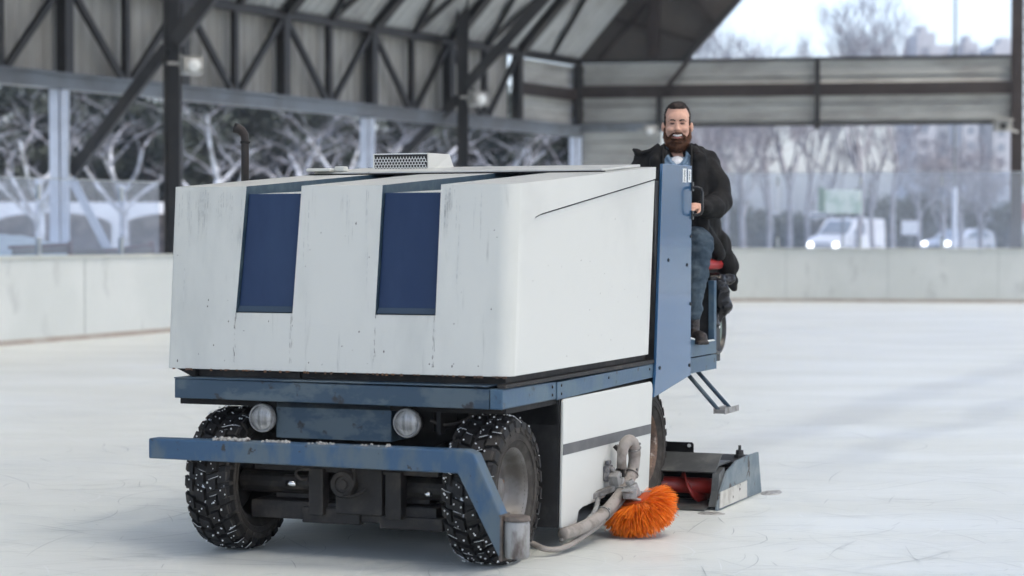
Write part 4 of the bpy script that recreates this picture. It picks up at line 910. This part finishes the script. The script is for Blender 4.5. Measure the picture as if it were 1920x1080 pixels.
# ---- conditioner at the back
cd_=empty('conditioner',(0,0,0),0,mac)
cs=[(2.205,.003),(2.25,.075),(2.40,.195),(2.60,.238),(2.80,.245),(3.05,.245),(3.12,.003)]
obj('side_plate',MB().prism(cs,'x',1.128,1.142),M['cblue'],cd_,bevel=.002); obj('side_plate',MB().prism(cs,'x',-1.142,-1.128),M['cblue'],cd_,bevel=.002)
obj('wear_plate',MB().prism([(2.235,.012),(2.252,.10),(2.78,.108),(2.78,.012)],'x',1.1425,1.150),M['cream'],cd_,bevel=.002)
obj('front_apron',MB().prism([(2.30,.195),(2.29,.203),(2.36,.238),(2.44,.292),(2.447,.290),(2.375,.240),(2.62,.236),(2.62,.228),(2.38,.228)],'x',-1.05,1.10),M['cgrey'],cd_)
obj('end_cheek',MB().prism([(2.22,.02),(2.275,.10),(2.30,.195),(2.40,.22),(2.48,.05),(2.3,.003)],'x',1.085,1.126),M['cgrey'],cd_,bevel=.002)
obj('housing',MB().box(-1.12,1.12,2.62,3.04,.02,.228).box(-1.12,1.12,2.56,2.62,.02,.20),M['dark'],cd_)
obj('blade_shelf',MB().prism([(2.16,.003),(2.16,.010),(2.45,.03),(2.45,.003)],'x',-1.1,1.08),M['cgrey'],cd_)
# red auger
q=MB(); vs=[];k=0;fs=[]; N_=220
for i in range(N_+1):
    a=i*2*math.pi/22; x=-1.0+2.05*i/N_
    for rad in (.02,.092): vs.append((x,2.40+rad*math.cos(a),.112+rad*math.sin(a)))
fs=[(2*i,2*i+1,2*i+3,2*i+2) for i in range(N_)]
q.add(vs,fs); ag=obj('auger',q,M['red'],cd_,fixn=False,smooth=True); ag.modifiers.new('s','SOLIDIFY').thickness=.010
obj('auger_shaft',MB().tube([(-1.1,2.40,.112),(1.1,2.40,.112)],.045,16),M['red'],ag,smooth=True)
obj('hitch_bracket',MB().prism([(.45,.229),(.795,.229),(.795,.292),(.785,.302),(.46,.302),(.45,.292)],'y',2.89,2.90).prism([(2.80,.229),(2.84,.262),(2.885,.285),(2.888,.229)],'x',.60,.61),M['dark'],cd_)
obj('hitch_pin',MB().lathe([(0,2.885),(.010,2.885),(.011,2.889)],(.77,0,.283),'y',12),M['grate'],cd_)
obj('lift_arm',MB().beam((.52,2.1,.42),(.52,2.7,.25),.05,.07).beam((-.52,2.1,.42),(-.52,2.7,.25),.05,.07),M['dark'],cd_)
obj('adjuster_nut',MB().lathe([(0,.30),(.009,.30),(.009,.275),(.022,.272),(.024,.248),(.034,.246),(.036,.23)],(1.085,2.85,0),'z',8),M['black'],cd_)
sn=remeshed('snow_ridge',MB().ball((1.20,3.12,0),(.06,.12,.010),12).ball((1.14,2.1,.0),(.08,.07,.006),12).ball((.9,2.25,.0),(.18,.07,.010),12),M['slush'],None,.006,.003,20,1); sn.location=mac.location; sn.rotation_euler=mac.rotation_euler
tag(sn,'thin ridge of wet snow left on the ice around the rear conditioner','snow',kind='stuff')
# ---- side brush and its arm
BC=Vector((1.045,1.13,.165)); axis=Vector((-.30,-.22,.93)).normalized()
br=empty('edge_brush',(0,0,0),0,mac)
rnd=random.Random(12); vs=[];fs=[]
ax1=axis.orthogonal().normalized(); ax2=axis.cross(ax1)
for i in range(6500):
    a=rnd.uniform(0,2*math.pi); lay=rnd.random(); base=BC+axis*.012+(ax1*math.cos(a)+ax2*math.sin(a))*rnd.uniform(.03,.075)
    tilt=R(-4+lay*80)+rnd.gauss(0,R(4)); a2=a+rnd.gauss(0,.10)
    d=((ax1*math.cos(a2)+ax2*math.sin(a2))*math.cos(tilt)-axis*math.sin(tilt)).normalized()
    L=rnd.uniform(.105,.128)+.05*lay; tip=base+d*L+Vector((0,0,-.012*rnd.random()))
    if tip.z<.004: 
        f=(base.z-.004)/(base.z-tip.z); tip=base+(tip-base)*f; tip+=Vector((d.x,d.y,0))*(1-f)*L*.5
    mid=(base+tip)/2+Vector((0,0,.006))
    wv=d.cross(Vector((rnd.gauss(0,1),rnd.gauss(0,1),rnd.gauss(0,1)))).normalized()*rnd.uniform(.0011,.0019)
    k=len(vs); vs+=[base-wv,base+wv,mid+wv,mid-wv,tip+wv*.8,tip-wv*.8]; fs+=[(k,k+1,k+2,k+3),(k+3,k+2,k+4,k+5)]
tag(obj('bristle',MB().add(vs,fs),M['bristle'],br,fixn=False),kind='stuff')
q=MB(); q.tube([BC-axis*.03,BC+axis*.03,BC+axis*.035],[.075,.075,.05],24)
obj('brush_core',q,mat('orange_core',(.45,.07,.008),.6),br,smooth=False)
q=MB().tube([BC+axis*.036,BC+axis*.10],.034,16).tube([BC+axis*.10,BC+axis*.125],.022,12).obox(BC+axis*.06+Vector((0,-.05,0)),(.07,.09,.05),Matrix.Rotation(.3,3,'Z')).beam(BC+axis*.05,BC+axis*.05+Vector((0,-.13,.03)),.05,.012)
obj('brush_motor',q,M['hosegrey'],br,bevel=.004)
q=MB().tube(spline([BC+axis*.055+Vector((.02,.03,0)),BC+axis*.06+Vector((.07,.10,-.01)),BC+axis*.05+Vector((.10,.06,-.03)),BC+axis*.045+Vector((.06,-.03,-.02)),BC+axis*.045+Vector((.02,-.08,-.01))],6),.008,8)
obj('guard_loop',q,M['hosegrey'],br,smooth=True)
# thick hose: over the top and down to the brush, then forward along the bottom
h1=spline([Vector(p) for p in [(.940,1.185,.33),(.944,1.180,.40),(.952,1.195,.446),(.965,1.232,.468),(.975,1.268,.442),(.975,1.285,.375),(.970,1.255,.295),(.965,1.11,.215),(.955,.87,.140),(.94,.64,.105),(.90,.45,.09)]],6)
mp('arm_hose',MB().tube(h1,[.024]*7+[.028]*5+[.030]*10+[.032]*8+[.030]*(len(h1)-30),16),M['hose'],smooth=True)
h2=spline([Vector(p) for p in [(.98,1.16,.20),(.965,1.0,.14),(.945,.80,.085),(.93,.6,.05),(.92,.47,.034),(.90,.36,.03),(.86,.30,.04),(.78,.30,.07)]],6)
mp('thin_hose',MB().tube(h2,.014,10),M['hose'],smooth=True)
h3=spline([Vector(p) for p in [(.90,.95,.20),(.93,.80,.15),(.92,.62,.10),(.89,.45,.06)]],6)
mp('thin_hose',MB().tube(h3,.012,10),M['hosegrey'],smooth=True)
for off in (0,.028):
    h4=spline([Vector(p) for p in [(.895,1.205+off,.44),(.925,1.215+off,.40),(.935,1.22+off,.34),(.95,1.20+off,.27),(.98,1.17+off,.20)]],6); mp('hydraulic_hose',MB().tube(h4,.011,10),M['dark2'] if off==0 else M['hosegrey'],smooth=True)
for i in (26,36,42,48):
    q=MB()
    if i<len(h1)-1:
        p=h1[i]; d=(h1[i+1]-h1[i-1]).normalized(); a=d.orthogonal().normalized(); b2=d.cross(a)
        q.tube([p+(a*math.cos(x)+b2*math.sin(x))*.0345 for x in [k*math.pi/8 for k in range(17)]],.0035,6)
        q.ball(p+Vector((.03,0,.025)),.008,6)
        mp('hose_clamp',q,M['hosegrey'],smooth=True)
q=MB().beam((.86,.95,.21),(.93,1.12,.24),.03,.03).obox((.93,1.12,.27),(.05,.06,.09),Matrix.Rotation(.4,3,'X')).tube([(.90,1.11,.30),(.96,1.13,.30)],.014,10).obox((.955,1.17,.235),(.02,.09,.08),Matrix.Rotation(-.5,3,'X')).ball((.97,1.20,.255),.016,8)
mp('arm_bracket',q,M['hosegrey'],bevel=.004)
mp('valve',MB().box(.875,.905,1.09,1.16,.27,.35).tube([(.905,1.12,.33),(.925,1.12,.33)],.015,8).box(.88,.90,1.10,1.15,.352,.375),mat('dirty_valve',(.09,.09,.1),.5,.2,(.25,.24,.23),20,.45,.6),bevel=.006)
# black bag hung behind the platform
bg_=MB().capsule((.845,3.24,1.22),(.855,3.26,1.08),.055,.062).capsule((.855,3.26,1.10),(.83,3.22,.98),.05,.028).capsule((.80,3.20,1.24),(.89,3.32,1.24),.04,.03)
bo=remeshed('bin_bag',bg_,M['bag'],None,.008,.018,16,1); bo.location=mac.location; bo.rotation_euler=mac.rotation_euler
tag(bo,'crumpled shiny black plastic bag hanging behind the platform post','plastic bag')
# ================================================================== SKATE MARKS
rnd=random.Random(77); mb=MB(); mb2=MB()
def arcmark(mb,x,y,L,hd,curv,w_):
    n=9; P=[]; a=hd
    for i in range(n):
        P.append((x,y,a)); x+=math.cos(a)*L/n; y+=math.sin(a)*L/n; a+=curv*L/n
    vs=[]
    for i,(x,y,a) in enumerate(P):
        ww=w_*math.sin(math.pi*(i+.5)/n)+.0002; vs+=[(x-math.sin(a)*ww,y+math.cos(a)*ww,.0035),(x+math.sin(a)*ww,y-math.cos(a)*ww,.0035)]
    mb.add(vs,[(2*i,2*i+2,2*i+3,2*i+1) for i in range(n-1)])
for i in range(2600):
    y=8.2+rnd.random()**1.7*11; x=rnd.uniform(-.27,.27)*y
    arcmark(mb if i%3 else mb2,x,y,rnd.choice((.06,.12,.2,.35,.6,.9))*rnd.uniform(.6,1.3),rnd.choice((rnd.gauss(0,.35),rnd.uniform(0,6.28))),rnd.gauss(0,1.2),rnd.uniform(.0005,.0021)*(y/10))
o=obj('skate_marks',mb,mat('skate_cut',(.31,.345,.35),.5),fixn=False); tag(o,'thin curved grey skate cuts scattered over the near ice','skate marks',kind='stuff')
o=obj('ice_shavings',mb2,mat('ice_shaving',(.80,.83,.84),.5),fixn=False); tag(o,'fine white scratches and shavings over the near ice','ice shavings',kind='stuff')
# ================================================================== PERSON
PR=Vector((.985,12.73,0))
skin=mat('skin',(.60,.345,.25),.5,0,(.66,.39,.285),9,.4,.6,spec=.35); hairm=mat('dark_hair',(.016,.011,.009),.7,0,(.045,.028,.02),40,.4,.6); beardm=mat('brown_beard',(.055,.024,.013),.7,0,(.12,.052,.026),55,.4,.6,spec=.25)
coatm=mat('black_coat',(.0065,.0062,.0058),.75,0,(.013,.0125,.012),14,.4,.65,6,(1,1,1),.35,45,.25); denim=mat('denim_shirt',(.12,.19,.27),.8,0,(.22,.30,.38),22,.4,.6,spec=.2); jeanm=mat('faded_jeans',(.040,.062,.085),.85,0,(.10,.135,.16),5,.40,.66,6,(1,1,.5),.2,80,.2)
teem=mat('white_tee',(.68,.69,.70),.8); bootm=mat('brown_boot',(.018,.013,.011),.55,0,(.05,.035,.027),20,.45,.65,bump=.3,bscale=30)
person_parts=MB()
HC=Vector((0,0,2.162))
b=person_parts
b.ball(HC+Vector((0,.020,.035)),(.075,.095,.098),20); b.ball(HC+Vector((0,-.018,-.030)),(.071,.075,.088),18); b.ball(HC+Vector((0,-.035,-.095)),(.042,.045,.032),14)
b.ball(HC+Vector((0,-.045,.035)),(.060,.042,.045),16)
for s_ in (-1,1):
    b.ball(HC+Vector((s_*.040,-.068,-.030)),(.026,.026,.019),12); b.ball(HC+Vector((s_*.085,.005,-.012)),(.010,.018,.031),10,rot=Matrix.Rotation(s_*-.35,3,'Z'))
    b.ball(HC+Vector((s_*.030,-.076,.020)),(.024,.012,.007),10); b.ball(HC+Vector((s_*.011,-.098,-.033)),(.009,.012,.008),10)
b.tube([HC+Vector((0,-.080,.010)),HC+Vector((0,-.094,-.012)),HC+Vector((0,-.110,-.030)),HC+Vector((0,-.090,-.038))],[.007,.009,.0125,.008],10); b.ball(HC+Vector((0,-.104,-.031)),.0125,10)
b.capsule((0,.02,2.08),(0,.02,1.93),.057,.062)
# arms and hands
def hand(b,wr,dirv,upv,side,curl):
    d=Vector(dirv).normalized(); u=Vector(upv); u=(u-d*u.dot(d)).normalized(); r_=d.cross(u)*side
    c=Vector(wr); b.capsule(c,c+d*.03,.024,.026,10)
    for k in range(4):
        o0=c+d*.03+r_*((k-1.5)*.019); b.capsule(c+d*.01+r_*((k-1.5)*.012),o0+d*.038,.014,.0115,8)
        L=(.036,.042,.040,.031)[k]; p=o0+d*.040; dd=d.copy()
        for j in range(3):
            dd=(Matrix.Rotation(curl*(.8+.15*k)*-side,3,r_)@dd if False else (dd*math.cos(curl)-u*math.sin(curl)).normalized()); uu=u
            q_=p+dd*L*(1,.68,.55)[j]; b.capsule(p,q_,.0098-.0009*j,.0092-.0009*j,8); p=q_; u=(u*math.cos(curl)+(d if j==0 else dd)*math.sin(curl)).normalized() if False else u
            dd=(dd*math.cos(curl*.7)-u*math.sin(curl*.7)).normalized()
    t0=c+d*.012-r_*.028; t1=t0+(d*.6-r_*.6-u*.3).normalized()*.036; t2=t1+(d*.8+r_*.1-u*.5).normalized()*.030; b.capsule(c,t0,.018,.014,8); b.capsule(t0,t1,.013,.011,8); b.capsule(t1,t2,.011,.009,8)
b.capsule((.27,-.10,1.70),(.125,-.34,1.665),.040,.028); hand(b,(.105,-.365,1.672),(-.45,-.8,-.1),(0,-.3,1),1,.55)
b.capsule((-.26,-.08,1.62),(-.16,-.36,1.62),.040,.028); hand(b,(-.145,-.385,1.625),(.3,-.9,0),(0,-.3,1),-1,.55)
b.capsule((.20,0,1.90),(.27,-.10,1.70),.05,.042); b.capsule((-.20,0,1.90),(-.26,-.08,1.62),.05,.042)
b.capsule((0,.02,1.93),(0,.03,1.50),.09,.10); b.capsule((-.17,.0,1.89),(.17,0,1.89),.055,.055)
for s_,hx,kx,fx in ((1,.10,.120,.085),(-1,-.10,-.14,-.12)):
    b.capsule((hx,.02,1.46),(kx,-.42,1.455),.075,.055); b.capsule((kx,-.42,1.455),(fx,-.42,1.0),.055,.038); b.capsule((fx,-.41,.94),(fx+.035*s_ if s_>0 else fx,-.49,.922),.032,.026)
person=remeshed('person',b,[skin],None,.0045,0,8,3); person.location=PR; person.rotation_euler=(0,0,R(-4))
tag(person,'bearded smiling man in black coat and jeans sitting at the back of the white machine','person')
def pc(name,mb,m,vox=None,**k):
    if vox: o=remeshed(name,mb,m,person,vox,**k)
    else: o=obj(name,mb,m,person,**k)
    return o
# eyes, brows, mouth
V=Vector
for s_ in (-1,1):
    pc('eye',MB().ball(HC+V((s_*.029,-.0795,.0035)),(.0135,.007,.0042),12),mat('eye_dark',(.03,.022,.02),.2) if 'eye_dark' not in bpy.data.materials else bpy.data.materials['eye_dark'],smooth=True)
    pc('eyelid',MB().tube([HC+V((s_*.013,-.083,.003)),HC+V((s_*.022,-.0875,.0085)),HC+V((s_*.036,-.085,.0085)),HC+V((s_*.046,-.076,.002))],[.0018,.0026,.0026,.0014],8),mat('lid_skin',(.26,.14,.10),.6) if 'lid_skin' not in bpy.data.materials else bpy.data.materials['lid_skin'],smooth=True)
    pc('eyebrow',MB().tube([HC+V((s_*.012,-.088,.021)),HC+V((s_*.024,-.0905,.0265)),HC+V((s_*.038,-.084,.0265)),HC+V((s_*.052,-.070,.018))],[.0036,.0046,.0040,.0018],8),hairm,smooth=True)
pc('mouth',MB().ball(HC+V((0,-.0935,-.071)),(.031,.009,.0115),16),mat('mouth_dark',(.08,.02,.018),.5),smooth=True)
pc('teeth',MB().tube([HC+V((x,-.1025+abs(x)*abs(x)*9,-.0690+abs(x)*.22)) for x in (-.026,-.017,-.008,0,.008,.017,.026)],[.0030,.0046,.0054,.0056,.0054,.0046,.0030],10),mat('teeth',(.80,.79,.76),.3),smooth=True)
pc('lower_lip',MB().tube([HC+V((x,-.103+abs(x)*abs(x)*10,-.0830+abs(x)*.36)) for x in (-.028,-.016,-.006,0,.006,.016,.028)],[.0015,.0040,.0048,.0048,.0048,.0040,.0015],10),mat('lip',(.42,.16,.13),.45),smooth=True)
# beard: shaped mass with strands
bd_=MB()
bd_.ball(HC+V((0,-.042,-.118)),(.060,.055,.048),18); bd_.ball(HC+V((0,-.062,-.128)),(.040,.040,.036),14); bd_.ball(HC+V((0,-.015,-.10)),(.066,.06,.05),16)
for s_ in (-1,1):
    bd_.capsule(HC+V((s_*.0745,-.006,-.020)),HC+V((s_*.070,-.020,-.070)),.007,.015); bd_.capsule(HC+V((s_*.068,-.022,-.070)),HC+V((s_*.050,-.055,-.110)),.016,.024)
    bd_.capsule(HC+V((s_*.048,-.066,-.078)),HC+V((s_*.050,-.058,-.108)),.010,.022)
    bd_.capsule(HC+V((s_*.004,-.103,-.051)),HC+V((s_*.024,-.096,-.053)),.0055,.0060); bd_.capsule(HC+V((s_*.024,-.096,-.053)),HC+V((s_*.043,-.078,-.070)),.0060,.008)
bd_.ball(HC+V((0,-.090,-.104)),(.030,.016,.012),12)
beard=pc('beard',bd_,beardm,.004,sm=2,disp=.0025,dscale=60)
def strands(o,n,L,down,seed,wd=.0007,zmin=-9,zmax=9):
    rnd=random.Random(seed); me=o.data; ps=list(me.polygons); vs=[];fs=[]
    for i in range(n):
        p=rnd.choice(ps); c=p.center.copy(); nn=p.normal.copy()
        if not(zmin<c.z<zmax): continue
        d=(nn*.7+Vector(down)+Vector((rnd.gauss(0,.2),rnd.gauss(0,.2),rnd.gauss(0,.2)))).normalized(); t=nn.orthogonal().normalized()*wd; tip=c+d*L*rnd.uniform(.5,1.2)
        k=len(vs); vs+=[c-t,c+t,tip]; fs.append((k,k+1,k+2))
    return MB().add(vs,fs)
pc('beard_strands',strands(beard,6000,.010,(0,-.1,-.8),5,zmax=HC.z-.06),beardm,fixn=False)['kind']='stuff'
# hair
hr=MB(); hr.ball(HC+V((0,.042,.054)),(.0775,.088,.086),22); hr.ball(HC+V((.0,-.012,.106)),(.050,.050,.030),16); hr.ball(HC+V((.012,-.002,.120)),(.034,.04,.018),14)
for s_ in (-1,1): hr.capsule(HC+V((s_*.070,-.008,.045)),HC+V((s_*.0755,-.004,-.005)),.008,.003)
hr.ball(HC+V((0,.055,.0)),(.072,.065,.07),16)
hair=pc('hair',hr,hairm,.004,sm=2,disp=.003,dscale=50)
pc('hair_strands',strands(hair,7000,.009,(.25,-.35,.15),6,zmin=HC.z-.02),hairm,fixn=False)['kind']='stuff'
# coat
ct=MB()
ct.capsule((0,.07,1.46),(0,.06,1.85),.19,.165,20); ct.capsule((-.09,.05,1.50),(-.10,.04,1.84),.16,.14,18); ct.capsule((.10,.05,1.50),(.10,.04,1.84),.16,.14,18)
ct.capsule((-.17,.02,1.905),(.165,.02,1.905),.095,.098,18)
ct.capsule((-.10,-.03,1.96),(-.20,.02,1.955),.075,.060); ct.capsule((.09,-.02,1.975),(.17,.01,1.95),.070,.070)
ct.capsule((-.20,.0,1.97),(-.262,-.01,2.018),.040,.010); ct.capsule((-.08,.0,2.01),(-.14,.02,2.00),.045,.045); ct.capsule((-.075,.03,2.045),(-.088,.0,2.03),.022,.02)
ct.capsule((.085,.0,2.035),(.13,.02,2.00),.028,.045); ct.capsule((0,.085,2.03),(.08,.05,2.02),.04,.035); ct.capsule((0,.085,2.03),(-.08,.05,2.02),.04,.035)
# right of picture sleeve
ct.capsule((.175,.0,1.905),(.235,-.05,1.80),.088,.084,18); ct.capsule((.235,-.05,1.80),(.250,-.09,1.705),.082,.074,18); ct.capsule((.250,-.09,1.705),(.205,-.22,1.665),.078,.072,18); ct.capsule((.215,-.22,1.665),(.150,-.315,1.668),.072,.052,18)
ct.capsule((.25,-.08,1.74),(.305,-.07,1.718),.05,.014)
# left of picture sleeve
ct.capsule((-.19,.0,1.90),(-.27,-.05,1.76),.09,.085); ct.capsule((-.27,-.05,1.76),(-.27,-.10,1.64),.085,.075); ct.capsule((-.27,-.10,1.64),(-.18,-.30,1.62),.072,.05)
# front lapels
ct.capsule((-.115,-.085,1.93),(-.105,-.12,1.55),.05,.07); ct.capsule((.125,-.075,1.95),(.12,-.11,1.55),.052,.075)
# skirt of the coat hanging over the seat
ct.capsule((.12,.08,1.50),(.225,.10,1.45),.14,.10,18); ct.capsule((.20,.10,1.48),(.31,.15,1.31),.080,.066,18); ct.capsule((.25,.14,1.38),(.325,.17,1.24),.055,.048); ct.capsule((.325,.17,1.24),(.345,.17,1.185),.045,.022)
ct.capsule((.17,-.10,1.52),(.24,-.02,1.40),.05,.05); ct.capsule((-.12,.08,1.50),(-.26,.14,1.30),.13,.07)
coat=pc('coat',ct,coatm,.009,sm=4,disp=.015,dscale=11,aniso=(1,1,.6))
def fold(name,pts,r_):
    pc(name,MB().tube(spline([Vector(p) for p in pts],5),r_,8,flat=.5),coatm,smooth=True)
fold('collar_edge',[(.078,-.065,2.045),(.085,-.105,1.99),(.082,-.135,1.92),(.085,-.16,1.80)],.010)
fold('collar_edge',[(-.078,-.065,2.045),(-.085,-.105,1.99),(-.082,-.135,1.92),(-.085,-.16,1.80)],.010)
fold('hood_fold',[(.10,-.03,2.045),(.15,-.065,1.995),(.165,-.085,1.93)],.014)
fold('hood_fold',[(-.11,-.04,2.045),(-.16,-.06,2.01),(-.22,-.04,1.995)],.014)
# shirt and tee
sh=MB(); sh.ball((0,-.045,1.865),(.11,.085,.095),20); sh.capsule((0,-.03,1.85),(0,-.03,1.55),.13,.13)
for s_ in (-1,1):
    sh.capsule((s_*.066,-.030,2.020),(s_*.056,-.095,1.965),.015,.012); sh.capsule((s_*.056,-.095,1.965),(s_*.030,-.130,1.925),.012,.010); sh.capsule((s_*.070,.02,2.03),(s_*.066,-.03,2.02),.016,.015)
    sh.capsule((s_*.075,-.06,1.97),(s_*.06,-.12,1.90),.022,.022)
pc('shirt',sh,denim,.006,sm=2,disp=.003,dscale=30)
pc('tee_shirt',MB().ball((0,-.062,1.915),(.054,.072,.062),18),teem,.006,sm=2,disp=.002,dscale=40)
# jeans
jn=MB()
for s_,hx,kx,fx in ((1,.10,.122,.085),(-1,-.10,-.14,-.12)):
    jn.capsule((hx,.04,1.475),(kx,-.40,1.448),.105,.088,18); jn.capsule((kx,-.40,1.448),(kx-.015*s_,-.425,1.32),.086,.076,18); jn.capsule((kx-.015*s_,-.425,1.32),(fx+.006*s_,-.43,1.15),.076,.060,18); jn.capsule((fx+.006*s_,-.43,1.15),(fx,-.425,1.045),.060,.050,18)
jn.capsule((-.10,.05,1.48),(.10,.05,1.48),.12,.12)
pc('jeans',jn,jeanm,.007,sm=2,disp=.010,dscale=15,aniso=(1,1,1.8))
for fx in (.085,-.12):
    bt=MB(); bt.capsule((fx,-.425,1.05),(fx,-.425,.94),.045,.043); bt.capsule((fx,-.41,.925),(fx+.05,-.535,.917),.042,.038); bt.beam((fx-.005,-.375,.891),(fx+.062,-.575,.891),.078,.018)
    bo_=pc('boot',bt,bootm,.006,sm=2,disp=.003,dscale=30)
    lc=MB()
    for j in range(5): lc.tube([(fx-.028,-.465-.012*(j<2)*(2-j),.945+j*.022),(fx,-.474-.012*(j<2)*(2-j),.952+j*.022),(fx+.028,-.465-.012*(j<2)*(2-j),.945+j*.022)],.0028,6)
    obj('laces',lc,M['blackpl'],person).parent=bo_
# ================================================================== AIR
HAZE=0.0006
hz=MB().box(-160,200,-15,600,-1.2,60)
hm_=bpy.data.materials.new('haze_air'); hm_.use_nodes=True; n=hm_.node_tree.nodes; l=hm_.node_tree.links; n.remove(n['Principled BSDF'])
pv=n.new('ShaderNodeVolumePrincipled'); pv.inputs['Color'].default_value=(.76,.87,1,1); pv.inputs['Density'].default_value=HAZE; l.new(pv.outputs[0],n['Material Output'].inputs['Volume'])
USE_HAZE=True
if USE_HAZE:
    o=obj('haze',hz,hm_); tag(o,kind='stuff')
